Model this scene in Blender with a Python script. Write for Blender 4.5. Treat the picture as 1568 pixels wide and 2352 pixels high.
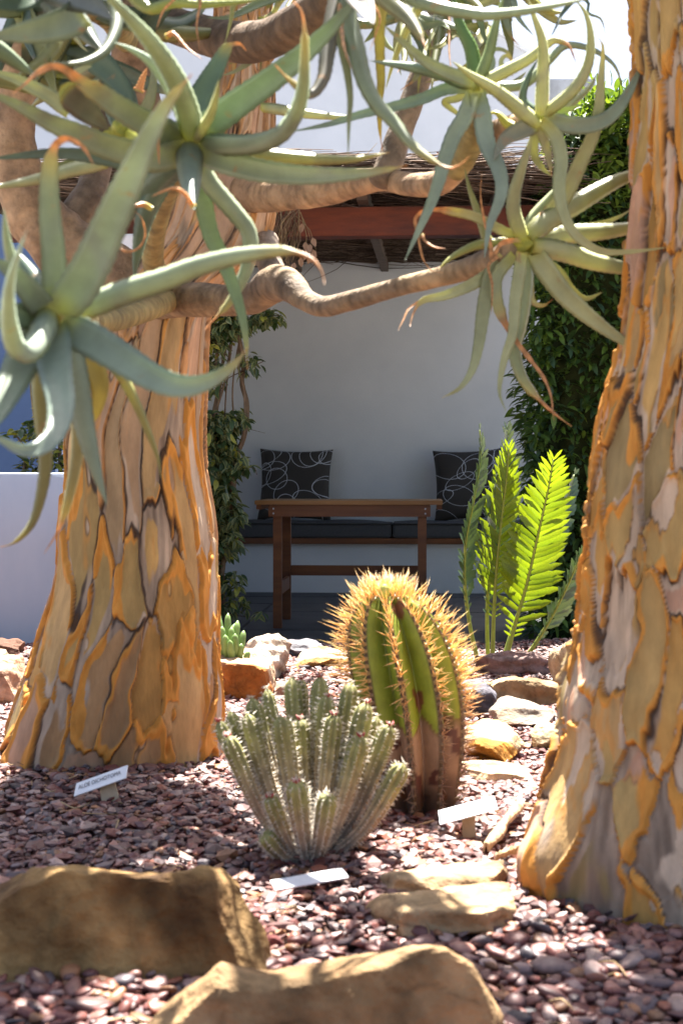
import bpy, bmesh, math, random
import numpy as np
from mathutils import Vector, Matrix, noise as mnoise

random.seed(7)
RNG = np.random.default_rng(11)
scene = bpy.context.scene
for o in list(bpy.data.objects):
    bpy.data.objects.remove(o)

# ------------------------------------------------------------------ camera
F = 3267.0                 # focal length in picture units (picture 1568 wide)
CAMZ = 0.896
HOR = 1100.0
cam_d = bpy.data.cameras.new('camera')
cam = bpy.data.objects.new('camera', cam_d)
scene.collection.objects.link(cam)
scene.camera = cam
cam.location = (0, 0, CAMZ)
cam.rotation_euler = (math.radians(90), 0, 0)
cam_d.sensor_fit = 'VERTICAL'
cam_d.sensor_height = 36.0
cam_d.lens = 50.0
cam_d.shift_y = -76.0 / 2352.0
cam_d.clip_start = 0.05
cam_d.clip_end = 2000
cam_d.dof.use_dof = True
cam_d.dof.focus_distance = 6.2
cam_d.dof.aperture_fstop = 7.0

# ------------------------------------------------------------------ sky and sun
SUN_EL = math.radians(66)
SUN_AZ = math.radians(9)         # from +Y towards +X
world = bpy.data.worlds.new('World')
scene.world = world
world.use_nodes = True
wn = world.node_tree
bg = wn.nodes['Background']
sky = wn.nodes.new('ShaderNodeTexSky')
sky.sky_type = 'NISHITA'
sky.sun_disc = False
sky.sun_elevation = SUN_EL
sky.sun_rotation = SUN_AZ
sky.air_density = 1.0
sky.dust_density = 4.0
wn.links.new(sky.outputs[0], bg.inputs[0])
bg.inputs[1].default_value = 0.05
sun_d = bpy.data.lights.new('sun', 'SUN')
sun_d.energy = 5.0
sun_d.angle = math.radians(0.55)
sun_d.color = (1.0, 0.95, 0.87)
sun = bpy.data.objects.new('sun', sun_d)
scene.collection.objects.link(sun)
sdir = Vector((math.sin(SUN_AZ) * math.cos(SUN_EL), math.cos(SUN_AZ) * math.cos(SUN_EL), math.sin(SUN_EL)))
sun.rotation_euler = sdir.to_track_quat('Z', 'Y').to_euler()
sun.location = (3, 12, 20)

vs = scene.view_settings
vs.view_transform = 'Standard'
vs.look = 'None'
vs.gamma = 1.0
vs.use_curve_mapping = False
vs.exposure = 2.55
scene.cycles.max_bounces = 10
scene.cycles.diffuse_bounces = 5
scene.cycles.transmission_bounces = 6
scene.cycles.transparent_max_bounces = 8

# ------------------------------------------------------------------ helpers
COL = scene.collection


def P(x, y, D):
    return Vector(((x - 784.0) / F * D, D, CAMZ - (y - HOR) / F * D))


def tag(o, label=None, cat=None, group=None, kind=None):
    if label: o['label'] = label
    if cat: o['category'] = cat
    if group: o['group'] = group
    if kind: o['kind'] = kind
    return o


def attach(o, parent):
    if parent is not None:
        o.parent = parent
        o.matrix_parent_inverse = PINV[parent.name]


PINV = {}


def reg(o):
    PINV[o.name] = (Matrix.Translation(o.location) @ o.rotation_euler.to_matrix().to_4x4()).inverted()
    return o


def empty(name, loc, label, cat, group=None):
    o = bpy.data.objects.new(name, None)
    o.empty_display_size = 0.05
    o.location = loc
    COL.objects.link(o)
    reg(o)
    return tag(o, label, cat, group)


def make_mesh(name, verts, faces, mat=None, col=None, smooth=True):
    me = bpy.data.meshes.new(name)
    verts = np.asarray(verts, dtype=np.float32).reshape(-1, 3)
    if isinstance(faces, np.ndarray):
        k = faces.shape[1]
        me.vertices.add(len(verts))
        me.vertices.foreach_set('co', verts.ravel())
        me.loops.add(faces.size)
        me.loops.foreach_set('vertex_index', faces.astype(np.int32).ravel())
        me.polygons.add(len(faces))
        me.polygons.foreach_set('loop_start', np.arange(0, faces.size, k, dtype=np.int32))
        me.update(calc_edges=True)
    else:
        me.from_pydata(verts.tolist(), [], faces)
    if col is not None:
        a = me.attributes.new('Col', 'FLOAT_COLOR', 'POINT')
        c = np.ones((len(verts), 4), dtype=np.float32)
        c[:, :3] = col
        a.data.foreach_set('color', c.ravel())
    me.polygons.foreach_set('use_smooth', np.full(len(me.polygons), bool(smooth)))
    if mat: me.materials.append(mat)
    me.update()
    return me


def mobj(name, verts, faces, mat, parent=None, col=None, smooth=True):
    me = make_mesh(name, verts, faces, mat, col, smooth)
    o = bpy.data.objects.new(name, me)
    COL.objects.link(o)
    reg(o)
    attach(o, parent)
    return o


def inst(name, me, M, parent=None):
    o = bpy.data.objects.new(name, me)
    COL.objects.link(o)
    PINV[o.name] = M.inverted()
    if parent is not None:
        o.parent = parent
        o.matrix_parent_inverse = PINV[parent.name]
    o.matrix_basis = M
    return o


class MB:
    """collects geometry for one mesh"""
    def __init__(self):
        self.v = []; self.f = []; self.c = []

    def add(self, v, f, c=None):
        n = len(self.v)
        self.v.extend([tuple(p) for p in v])
        self.f.extend([tuple(i + n for i in q) for q in f])
        if c is not None:
            if len(np.shape(c)) == 1:
                self.c.extend([tuple(c)] * len(v))
            else:
                self.c.extend([tuple(q) for q in c])

    def box(self, x0, x1, y0, y1, z0, z1, bev=0.0, c=None):
        bm = bmesh.new()
        bmesh.ops.create_cube(bm, size=1)
        for v in bm.verts:
            v.co = Vector(((x0 + x1) / 2 + v.co.x * (x1 - x0), (y0 + y1) / 2 + v.co.y * (y1 - y0), (z0 + z1) / 2 + v.co.z * (z1 - z0)))
        if bev > 0:
            bmesh.ops.bevel(bm, geom=bm.edges[:], offset=bev, segments=2, affect='EDGES')
        bm.verts.index_update()
        self.add([v.co[:] for v in bm.verts], [[v.index for v in f.verts] for f in bm.faces], c)
        bm.free()

    def build(self, name, mat, parent=None, smooth=False):
        return mobj(name, self.v, self.f, mat, parent, np.array(self.c) if self.c else None, smooth)


def catmull(pts, n):
    p = np.array([list(q) for q in pts], dtype=float)
    if len(p) == 2:
        t = np.linspace(0, 1, n)[:, None]
        return p[0] * (1 - t) + p[1] * t
    # chord-length parameter, dense sample then uniform resample
    q = np.vstack([2 * p[0] - p[1], p, 2 * p[-1] - p[-2]])
    out = []
    for i in range(1, len(q) - 2):
        t = np.linspace(0, 1, 16, endpoint=False)[:, None]
        a, b, c, d = q[i - 1], q[i], q[i + 1], q[i + 2]
        out.append(0.5 * ((2 * b) + (-a + c) * t + (2 * a - 5 * b + 4 * c - d) * t ** 2 + (-a + 3 * b - 3 * c + d) * t ** 3))
    out.append(p[-1:])
    s = np.vstack(out)
    L = np.concatenate([[0], np.cumsum(np.linalg.norm(np.diff(s[:, :3], axis=0), axis=1))])
    u = np.linspace(0, L[-1], n)
    return np.stack([np.interp(u, L, s[:, k]) for k in range(s.shape[1])], axis=1)


def frames(c):
    T = np.gradient(c, axis=0)
    T /= np.linalg.norm(T, axis=1)[:, None] + 1e-12
    up = np.array([0, 0, 1.0]) if abs(T[0][2]) < 0.9 else np.array([1.0, 0, 0])
    N = np.zeros_like(c); B = np.zeros_like(c)
    n = np.cross(T[0], up); n /= np.linalg.norm(n)
    for i in range(len(c)):
        n = n - T[i] * n.dot(T[i]); n /= np.linalg.norm(n) + 1e-12
        N[i] = n; B[i] = np.cross(T[i], n)
    return T, N, B


def tube_geo(c, r, k=8, radial=None, caps=True):
    """c (n,3) centres, r (n,) radii; radial(i, ang array) -> multiplier array"""
    c = np.asarray(c, float); r = np.asarray(r, float)
    T, N, B = frames(c)
    a = np.linspace(0, 2 * math.pi, k, endpoint=False)
    V = []
    for i in range(len(c)):
        m = r[i] * (radial(i, a) if radial else np.ones(k))
        V.append(c[i] + np.outer(np.cos(a) * m, N[i]) + np.outer(np.sin(a) * m, B[i]))
    V = np.vstack(V)
    Fq = []
    for i in range(len(c) - 1):
        for j in range(k):
            j2 = (j + 1) % k
            Fq.append((i * k + j, i * k + j2, (i + 1) * k + j2, (i + 1) * k + j))
    if caps:
        Fq.append(tuple(range(k))[::-1])
        Fq.append(tuple((len(c) - 1) * k + j for j in range(k)))
    return V, Fq


def sn(p, seed, freq, octaves=3):
    """cheap smooth noise on (n,3) points: sums of random sines"""
    g = np.random.default_rng(seed)
    out = np.zeros(len(p)); amp = 1.0
    for o in range(octaves):
        for k in range(4):
            d = g.normal(size=3); d /= np.linalg.norm(d)
            out += amp * np.sin(p @ d * freq * g.uniform(0.7, 1.4) + g.uniform(0, 6.28))
        amp *= 0.5; freq *= 2.1
    return out / 4.0


# ------------------------------------------------------------------ materials
def nmat(name):
    m = bpy.data.materials.new(name)
    m.use_nodes = True
    nt = m.node_tree
    return m, nt, nt.nodes['Principled BSDF'], nt.links


def pmat(name, c1, c2=None, rough=0.6, scale=20.0, detail=6.0, bump=0.0, bscale=None, spec=0.5, stretch=None, attr=False, amt=0.35, coords='Object', sheen=0):
    """colour from c1..c2 by noise, or from vertex colours ('Col') varied by noise"""
    m, nt, b, L = nmat(name)
    tc = nt.nodes.new('ShaderNodeTexCoord')
    mp = nt.nodes.new('ShaderNodeMapping')
    L.new(tc.outputs[coords], mp.inputs[0])
    if stretch: mp.inputs['Scale'].default_value = stretch
    nz = nt.nodes.new('ShaderNodeTexNoise')
    nz.inputs['Scale'].default_value = scale
    nz.inputs['Detail'].default_value = detail
    nz.inputs['Roughness'].default_value = 0.62
    L.new(mp.outputs[0], nz.inputs['Vector'])
    rp = nt.nodes.new('ShaderNodeValToRGB')
    rp.color_ramp.elements[0].position = 0.32
    rp.color_ramp.elements[1].position = 0.68
    L.new(nz.outputs['Fac'], rp.inputs[0])
    if attr:
        at = nt.nodes.new('ShaderNodeAttribute'); at.attribute_name = 'Col'
        rp.color_ramp.elements[0].color = (1 - amt, 1 - amt, 1 - amt, 1)
        rp.color_ramp.elements[1].color = (1 + amt * 0.6, 1 + amt * 0.6, 1 + amt * 0.6, 1)
        mx = nt.nodes.new('ShaderNodeMix'); mx.data_type = 'RGBA'; mx.blend_type = 'MULTIPLY'
        mx.inputs[0].default_value = 1.0
        L.new(at.outputs['Color'], mx.inputs[6]); L.new(rp.outputs[0], mx.inputs[7])
        L.new(mx.outputs[2], b.inputs['Base Color'])
    else:
        rp.color_ramp.elements[0].color = (*c1, 1)
        rp.color_ramp.elements[1].color = (*(c2 or c1), 1)
        L.new(rp.outputs[0], b.inputs['Base Color'])
    b.inputs['Roughness'].default_value = rough
    b.inputs['Specular IOR Level'].default_value = spec
    if bump > 0:
        n2 = nt.nodes.new('ShaderNodeTexNoise')
        n2.inputs['Scale'].default_value = bscale or scale * 3
        n2.inputs['Detail'].default_value = 6
        L.new(mp.outputs[0], n2.inputs['Vector'])
        bp = nt.nodes.new('ShaderNodeBump')
        bp.inputs['Strength'].default_value = bump
        bp.inputs['Distance'].default_value = 0.004
        L.new(n2.outputs['Fac'], bp.inputs['Height'])
        L.new(bp.outputs[0], b.inputs['Normal'])
    return m


def leafmat(name, trans=0.25, rough=0.5, attr=True, c=(0.1, 0.2, 0.05), tint=(1, 1, 1), scale=40, amt=0.2, spec=0.4):
    m = pmat(name, c, tuple(x * 1.4 for x in c), rough, scale, attr=attr, amt=amt, spec=spec)
    nt = m.node_tree; L = nt.links
    b = nt.nodes['Principled BSDF']
    out = nt.nodes['Material Output']
    src = b.inputs['Base Color'].links[0].from_socket
    tr = nt.nodes.new('ShaderNodeBsdfTranslucent')
    mu = nt.nodes.new('ShaderNodeMix'); mu.data_type = 'RGBA'; mu.blend_type = 'MULTIPLY'; mu.inputs[0].default_value = 1
    L.new(src, mu.inputs[6]); mu.inputs[7].default_value = (*tint, 1)
    L.new(mu.outputs[2], tr.inputs[0])
    mx = nt.nodes.new('ShaderNodeMixShader'); mx.inputs[0].default_value = trans
    L.new(b.outputs[0], mx.inputs[1]); L.new(tr.outputs[0], mx.inputs[2])
    L.new(mx.outputs[0], out.inputs[0])
    return m


M_ALOE = leafmat('aloe_leaf', 0.22, 0.42, scale=14, amt=0.22, tint=(1.5, 1.5, 0.7))
def scars(m):
    nt = m.node_tree; L = nt.links; b_ = nt.nodes['Principled BSDF']
    src = b_.inputs['Base Color'].links[0].from_socket
    nz = nt.nodes.new('ShaderNodeTexNoise'); nz.inputs['Scale'].default_value = 26; nz.inputs['Detail'].default_value = 4
    tc = nt.nodes.new('ShaderNodeTexCoord'); L.new(tc.outputs['Object'], nz.inputs['Vector'])
    rp = nt.nodes.new('ShaderNodeValToRGB'); rp.color_ramp.elements[0].position = .66; rp.color_ramp.elements[1].position = .74
    L.new(nz.outputs['Fac'], rp.inputs[0])
    mx = nt.nodes.new('ShaderNodeMix'); mx.data_type = 'RGBA'; mx.inputs[7].default_value = (.34, .20, .10, 1)
    L.new(rp.outputs[0], mx.inputs[0]); L.new(src, mx.inputs[6]); L.new(mx.outputs[2], b_.inputs['Base Color'])


scars(M_ALOE)
M_CORE = leafmat('aloe_core', 0.2, 0.5, scale=60, amt=0.35)
M_BARK = pmat('bark_plates', None, None, 0.72, 26.0, 8, 0.35, 120, 0.25, stretch=(1, 1, 0.3), attr=True, amt=0.26)
M_STEM = pmat('stem_bark', None, None, 0.78, 22.0, 10, 0.55, 70, 0.2, attr=True, amt=0.45)
M_ROCK = pmat('rock', None, None, 0.85, 11.0, 12, 1.0, 34, 0.2, attr=True, amt=0.55)
for _n in M_ROCK.node_tree.nodes:
    if _n.type == 'BUMP': _n.inputs['Distance'].default_value = 0.016
for _n in M_STEM.node_tree.nodes:
    if _n.type == 'BUMP': _n.inputs['Distance'].default_value = 0.012
M_PEB = pmat('pebble', None, None, 0.52, 90.0, 3, 0.0, None, 0.5, attr=True, amt=0.25)
M_SOIL = pmat('soil', (0.05, 0.03, 0.025), (0.12, 0.07, 0.055), 0.95, 30, 8, 0.8, 80, 0.1)
M_EARTH = pmat('earth', (0.27, 0.25, 0.225), (0.33, 0.31, 0.28), 0.95, 2, 8, 0.3, 20, 0.1)
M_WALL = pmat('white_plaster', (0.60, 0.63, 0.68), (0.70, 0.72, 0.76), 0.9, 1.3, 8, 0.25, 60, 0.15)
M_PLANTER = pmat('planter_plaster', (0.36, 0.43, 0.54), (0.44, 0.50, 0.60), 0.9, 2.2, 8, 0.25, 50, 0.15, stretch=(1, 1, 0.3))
M_HOUSE = pmat('house_plaster', (0.47, 0.50, 0.56), (0.53, 0.56, 0.62), 0.9, 1.3, 8, 0.2, 40, 0.15)
M_BLUE = pmat('blue_plaster', (0.10, 0.15, 0.27), (0.12, 0.17, 0.30), 0.9, 1.5, 6, 0.2, 40, 0.15)
M_TILE = pmat('floor_slab', (0.035, 0.038, 0.045), (0.065, 0.068, 0.076), 0.6, 5, 8, 0.3, 60, 0.4)
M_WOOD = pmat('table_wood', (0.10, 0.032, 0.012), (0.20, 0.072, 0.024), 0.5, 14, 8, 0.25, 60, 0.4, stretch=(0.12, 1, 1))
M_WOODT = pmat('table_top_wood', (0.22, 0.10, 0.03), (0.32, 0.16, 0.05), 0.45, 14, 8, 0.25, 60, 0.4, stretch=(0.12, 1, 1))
M_BEAM = pmat('beam_wood', (0.014, 0.007, 0.009), (0.17, 0.036, 0.012), 0.55, 7, 9, 0.4, 50, 0.35, stretch=(0.25, 1, 1))
M_JOIST = pmat('joist_wood', (0.06, 0.04, 0.03), (0.12, 0.08, 0.06), 0.7, 12, 6, 0.3, 50, 0.3)
M_CUSH = pmat('grey_canvas', (0.060, 0.062, 0.068), (0.078, 0.079, 0.086), 0.9, 60, 6, 0.3, 400, 0.2)
M_METAL = pmat('label_metal', (0.60, 0.62, 0.66), (0.70, 0.72, 0.75), 0.38, 30, 4, 0.0, None, 0.5)
M_INK = pmat('ink', (0.03, 0.03, 0.045), (0.04, 0.04, 0.05), 0.7)
M_STAKE = pmat('stake', (0.45, 0.36, 0.24), (0.55, 0.45, 0.32), 0.7, 30)
M_STICK = pmat('brushwood', None, None, 0.85, 60, 4, 0, None, 0.2, attr=True, amt=0.3)
M_THATCH = pmat('thatch', (0.035, 0.022, 0.014), (0.10, 0.065, 0.045), 0.95, 30, 8, 0.9, 60, 0.1, stretch=(0.15, 1, 1))
M_HEDGE = leafmat('hedge_leaf', 0.30, 0.42, scale=30, amt=0.3, tint=(1.9, 1.7, 0.5))
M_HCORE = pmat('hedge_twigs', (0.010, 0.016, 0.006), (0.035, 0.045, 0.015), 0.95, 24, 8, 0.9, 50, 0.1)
M_CYCAD = leafmat('cycad_leaflet', 0.55, 0.32, scale=30, amt=0.2, tint=(1.75, 1.7, 0.35), spec=0.5)
M_RACHIS = leafmat('cycad_rachis', 0.15, 0.45, attr=False, c=(0.22, 0.27, 0.05), scale=60)
M_CACT = pmat('cactus_skin', None, None, 0.5, 16, 8, 0.25, 60, 0.4, attr=True, amt=0.3)
M_SPINE = leafmat('cactus_spine', 0.35, 0.45, scale=50, amt=0.2, tint=(1.3, 1.1, 0.8))
M_EUPH = pmat('euphorbia_skin', None, None, 0.65, 40, 8, 0.3, 120, 0.3, attr=True, amt=0.4)
M_FUZZ = leafmat('white_spines', 0.4, 0.5, attr=False, c=(0.66, 0.61, 0.53), scale=50)
M_RED = pmat('red_bud', (0.25, 0.03, 0.03), (0.40, 0.06, 0.06), 0.5, 60)
M_SUCC = leafmat('succulent_leaf', 0.2, 0.45, scale=20, amt=0.15, tint=(1.4, 1.4, 0.6))
M_VINE = pmat('vine_wood', (0.11, 0.075, 0.05), (0.22, 0.155, 0.10), 0.85, 30, 6, 0.4, 60, 0.2)
M_TWIG = pmat('dry_twig', (0.30, 0.17, 0.07), (0.45, 0.28, 0.14), 0.7, 40)

# ------------------------------------------------------------------ ground
BED = 0.146


def gz(x, y):
    return BED + 0.012 * math.sin(x * 3.1 + 1.0) * math.cos(y * 2.3) + 0.008 * math.sin(x * 7 + y * 5)


g = MB(); g.add([(-300, -300, -0.05), (300, -300, -0.05), (300, 300, -0.05), (-300, 300, -0.05)], [(0, 1, 2, 3)])
tag(g.build('ground', M_EARTH), kind='structure')

nx, ny = 70, 60
xs = np.linspace(-3.6, 3.6, nx); ys = np.linspace(-1.2, 6.55, ny)
V = [(x, y, gz(x, y) - 0.006) for y in ys for x in xs]
Fc = [(j * nx + i, j * nx + i + 1, (j + 1) * nx + i + 1, (j + 1) * nx + i) for j in range(ny - 1) for i in range(nx - 1)]
# skirt
n0 = len(V)
rim = [(i, 0) for i in range(nx)] + [(nx - 1, j) for j in range(1, ny)] + [(i, ny - 1) for i in range(nx - 2, -1, -1)] + [(0, j) for j in range(ny - 2, 0, -1)]
for (i, j) in rim: V.append((xs[i], ys[j], -0.06))
for k in range(len(rim)):
    a = rim[k][1] * nx + rim[k][0]; k2 = (k + 1) % len(rim); b_ = rim[k2][1] * nx + rim[k2][0]
    Fc.append((a, n0 + k, n0 + k2, b_))
tag(mobj('garden_bed', V, Fc, M_SOIL), kind='structure')

# ------------------------------------------------------------------ the arbour frame (turned 3.4 degrees)
YAW = math.radians(-3.4)
ARB = Matrix.Translation((0, 8.5, 0)) @ Matrix.Rotation(YAW, 4, 'Z')
ARBI = ARB.inverted()


def arb(o):
    """put a top-level object built in arbour coordinates in its place"""
    o.location = (0, 8.5, 0); o.rotation_euler = (0, 0, YAW)
    PINV[o.name] = Matrix.Identity(4)
    return o


def aempty(name, label, cat, group=None):
    o = bpy.data.objects.new(name, None); COL.objects.link(o)
    o.empty_display_size = 0.05
    arb(o)
    return tag(o, label, cat, group)


def LP(x, y, D):
    return ARBI @ P(x, y, D)


# patio floor of dark slabs
pf = MB(); pf.box(-5.0, 4.5, -1.98, 4.6, -0.08, -0.012)
floor = arb(pf.build('patio_floor', pmat('joint', (0.03, 0.03, 0.03), (0.05, 0.05, 0.05), 0.9, 20)))
tag(floor, kind='structure')
sl = MB(); sl.box(-0.296, 0.296, -0.296, 0.296, -0.02, 0.0, 0.004)
slab_me = make_mesh('floor_slab', sl.v, sl.f, M_TILE, smooth=False)
for iy in range(9):
    for ix in range(12):
        cx = -3.3 + ix * 0.6; cy = -1.6 + iy * 0.6
        o = inst('floor_slab', slab_me, Matrix.Translation((cx, cy, random.uniform(-0.002, 0.002))) @ Matrix.Rotation(random.choice([0, math.pi / 2, math.pi]), 4, 'Z'), None)
        o.parent = floor
# ------------------------------------------------------------------ arbour: walls, bench, beam, roof
WY = 3.25                                     # back wall plane in arbour coordinates
w = aempty('back_wall', 'white plastered back wall of the shaded seating niche above the bench', 'wall')
m_ = MB(); m_.box(-1.75, 2.3, WY, WY + 0.25, 0.0, 2.9); m_.build('upper_plaster', M_WALL, w)
m_ = MB(); m_.box(-1.75, 2.3, WY - 0.022, WY - 0.001, 0.0, 0.83, 0.004); m_.build('plaster_ledge', M_WALL, w)
for (x0, x1, lab) in ((-1.32, -0.98, 'white plastered pier behind the variegated climber, holding up the beam'), (1.35, 1.65, 'white plastered pier hidden in the dense green hedge')):
    yo = 0 if x0 < 0 else .25
    m_ = MB(); m_.box(x0, x1, -0.95 + yo, -0.5 + yo, 0.0, 2.21, 0.01)
    o = arb(m_.build('arbour_pier', M_WALL)); tag(o, lab, 'pier')
m_ = MB(); m_.box(-1.95, -1.752, 1.1, WY + 0.25, 0.0, 2.9)  # hidden wall added to cut the light reaching the niche
tag(arb(m_.build('niche_shade_wall', M_WALL)), 'unseen white side wall added to darken the niche, behind the thick trunk', 'wall')
b = aempty('built_in_bench', 'built-in plaster bench with brown wooden lip along the back wall', 'bench')
m_ = MB(); m_.box(-1.75, 2.3, 2.68, WY - 0.023, 0.001, 0.385); m_.build('plaster_base', M_WALL, b)
m_ = MB(); m_.box(-1.75, 2.3, 2.60, WY - 0.024, 0.387, 0.432, 0.005); m_.build('wooden_seat', M_WOOD, b)
for i, (x0, x1) in enumerate(((-1.72, 0.235), (0.245, 2.25))):
    c = aempty('seat_cushion', ['long charcoal seat cushion on the bench, under the pillow by the climber', 'long charcoal seat cushion on the bench, under the pillow behind the cycad'][i], 'cushion', None)
    bm = bmesh.new()
    bmesh.ops.create_grid(bm, x_segments=30, y_segments=10, size=0.5)
    V = []; n_x, n_y = 31, 11
    top = []
    for j in range(n_y):
        for k in range(n_x):
            u = k / (n_x - 1); v = j / (n_y - 1)
            z = 0.545 + 0.020 * (1 - (2 * u - 1) ** 8) * (1 - (2 * v - 1) ** 4) + 0.004 * math.sin(u * 17 + i)
            top.append((x0 + (x1 - x0) * u, 2.615 + 0.60 * v, z))
    bm.free()
    Fq = [(j * n_x + k, j * n_x + k + 1, (j + 1) * n_x + k + 1, (j + 1) * n_x + k) for j in range(n_y - 1) for k in range(n_x - 1)]
    mobj('cover', top, Fq, M_CUSH, c)
    m_ = MB(); m_.box(x0, x1, 2.615, 3.215, 0.436, 0.543, 0.012); m_.build('pad', M_CUSH, c)
    cc = np.array([(x0, 2.612, 0.545), (x1, 2.612, 0.545)]); cc = catmull(cc, 12)
    v_, f_ = tube_geo(cc, np.full(12, 0.005), 6); mobj('piping', v_, f_, pmat('dark_piping', (0.015,) * 3, (0.02,) * 3, 0.8), c)

# table
t = aempty('patio_table', 'brown varnished wooden slatted table in front of the bench', 'table')
tl = LP(586, 1150, 8.5); tr = LP(1016, 1150, 8.47)
TX0, TX1 = tl.x, tr.x
TYF, TYB = -0.06, 0.64
TT = 0.768
n_b = 5; dw = (TYB - TYF) / n_b
for k in range(n_b):
    m_ = MB(); m_.box(TX0 + random.uniform(-.003, .003), TX1, TYF + k * dw + 0.002, TYF + (k + 1) * dw - 0.002, TT - 0.026, TT, 0.003)
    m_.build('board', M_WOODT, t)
lx0 = LP(617, 1150, 8.5).x; lx1 = LP(988, 1150, 8.47).x
for yy in (TYF + 0.02, TYB - 0.045):
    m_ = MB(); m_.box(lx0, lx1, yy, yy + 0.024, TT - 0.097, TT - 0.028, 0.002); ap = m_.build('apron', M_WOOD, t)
    if yy < 0:
        for xx in (lx0 + 0.03, lx1 - 0.03):
            for zz in (TT - 0.05, TT - 0.078):
                bm = bmesh.new(); bmesh.ops.create_cone(bm, cap_ends=True, segments=8, radius1=0.006, radius2=0.004, depth=0.004)
                for v in bm.verts: v.co = Vector((xx + v.co.x, yy - 0.002 - v.co.z * 0.5, zz + v.co.y))
                bm.verts.index_update()
                mobj('screw_head', [v.co[:] for v in bm.verts], [[v.index for v in f.verts] for f in bm.faces], M_METAL, ap); bm.free()
for xx in (TX0 + 0.004, TX1 - 0.034):
    m_ = MB(); m_.box(xx, xx + 0.03, TYF + 0.05, TYB - 0.05, TT - 0.055, TT - 0.027, 0.002); m_.build('end_batten', M_WOOD, t)
legx = (LP(636.5, 1150, 8.5).x, LP(969, 1150, 8.47).x)
for xx in legx:
    for yy in (TYF + 0.046, TYB - 0.099):
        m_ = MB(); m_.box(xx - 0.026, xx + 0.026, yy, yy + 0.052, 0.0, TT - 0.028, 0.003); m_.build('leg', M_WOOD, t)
    m_ = MB(); m_.box(xx + 0.0, xx + 0.022, TYF + 0.1, TYB - 0.101, 0.2, 0.278, 0.002); m_.build('side_stretcher', M_WOOD, t)
m_ = MB(); m_.box(legx[0] + 0.028, legx[1] - 0.028, TYB - 0.088, TYB - 0.064, 0.28, 0.345, 0.002); m_.build('stretcher', M_WOOD, t)


# pillows
def pillow_mat(seed):
    m, nt, b_, L = nmat('pillow_print_%d' % seed)
    r = random.Random(seed)
    tc = nt.nodes.new('ShaderNodeTexCoord')
    sp = nt.nodes.new('ShaderNodeSeparateXYZ'); L.new(tc.outputs['UV'], sp.inputs[0])

    def mth(op, a, b2=None, v=None):
        n = nt.nodes.new('ShaderNodeMath'); n.operation = op
        if hasattr(a, 'is_linked'): L.new(a, n.inputs[0])
        else: n.inputs[0].default_value = a
        if b2 is not None:
            if hasattr(b2, 'is_linked'): L.new(b2, n.inputs[1])
            else: n.inputs[1].default_value = b2
        return n.outputs[0]
    acc = None
    rings = []
    for k in range(17):
        rings.append((r.uniform(0.0, 1), r.uniform(0.0, 1), r.uniform(.09, .27), r.uniform(.09, .2), r.uniform(-.9, .9)))
    for (cx, cy, a, b2, th) in rings:
        ct, st = math.cos(th), math.sin(th)
        dx = mth('SUBTRACT', sp.outputs[0], cx); dy = mth('SUBTRACT', sp.outputs[1], cy)
        u = mth('ADD', mth('MULTIPLY', dx, ct / a), mth('MULTIPLY', dy, st / a))
        v = mth('ADD', mth('MULTIPLY', dx, -st / b2), mth('MULTIPLY', dy, ct / b2))
        d = mth('SQRT', mth('ADD', mth('MULTIPLY', u, u), mth('MULTIPLY', v, v)))
        d = mth('MULTIPLY', mth('ABSOLUTE', mth('SUBTRACT', d, 1.0)), (a + b2) / 2)
        acc = d if acc is None else mth('MINIMUM', acc, d)
    f = mth('LESS_THAN', acc, 0.0038)
    mx = nt.nodes.new('ShaderNodeMix'); mx.data_type = 'RGBA'
    L.new(f, mx.inputs[0])
    mx.inputs[6].default_value = (0.042, 0.037, 0.035, 1); mx.inputs[7].default_value = (0.52, 0.55, 0.62, 1)
    L.new(mx.outputs[2], b_.inputs['Base Color'])
    b_.inputs['Roughness'].default_value = 0.9
    return m


def pillow(loc, rot, size, seed, label):
    n = 26; V = []; UV = []
    for side in (1, -1):
        for j in range(n):
            for i in range(n):
                u = i / (n - 1) * 2 - 1; v = j / (n - 1) * 2 - 1
                px = u * (1 - 0.085 * (1 - v * v)); pz = v * (1 - 0.085 * (1 - u * u))
                th = 0.15 * ((1 - u ** 4) * (1 - v ** 4)) ** 0.55 * (1 + 0.10 * math.sin(3 * u + seed) * math.cos(2.2 * v)) + 0.004
                V.append((px * size / 2, -side * th * size, pz * size / 2 + size / 2)); UV.append((i / (n - 1), j / (n - 1)))
    Fq = []
    for s in range(2):
        for j in range(n - 1):
            for i in range(n - 1):
                a = s * n * n + j * n + i
                q = (a, a + 1, a + n + 1, a + n)
                Fq.append(q if s == 0 else q[::-1])
    edge = [(i, 0) for i in range(n)] + [(n - 1, j) for j in range(1, n)] + [(i, n - 1) for i in range(n - 2, -1, -1)] + [(0, j) for j in range(n - 2, 0, -1)]
    for k in range(len(edge)):
        a = edge[k][1] * n + edge[k][0]; c = edge[(k + 1) % len(edge)]; c = c[1] * n + c[0]
        Fq.append((a, a + n * n, c + n * n, c))
    me = make_mesh('throw_pillow', V, Fq, pillow_mat(seed))
    uvl = me.uv_layers.new(name='UVMap')
    for lp in me.loops: uvl.data[lp.index].uv = UV[lp.vertex_index]
    o = bpy.data.objects.new('throw_pillow', me); COL.objects.link(o)
    M = ARB @ Matrix.Translation(loc) @ Matrix.Rotation(rot[2], 4, 'Z') @ Matrix.Rotation(rot[0], 4, 'X') @ Matrix.Rotation(rot[1], 4, 'Y')
    o.matrix_world = M
    tag(o, label, 'pillow')


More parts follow.
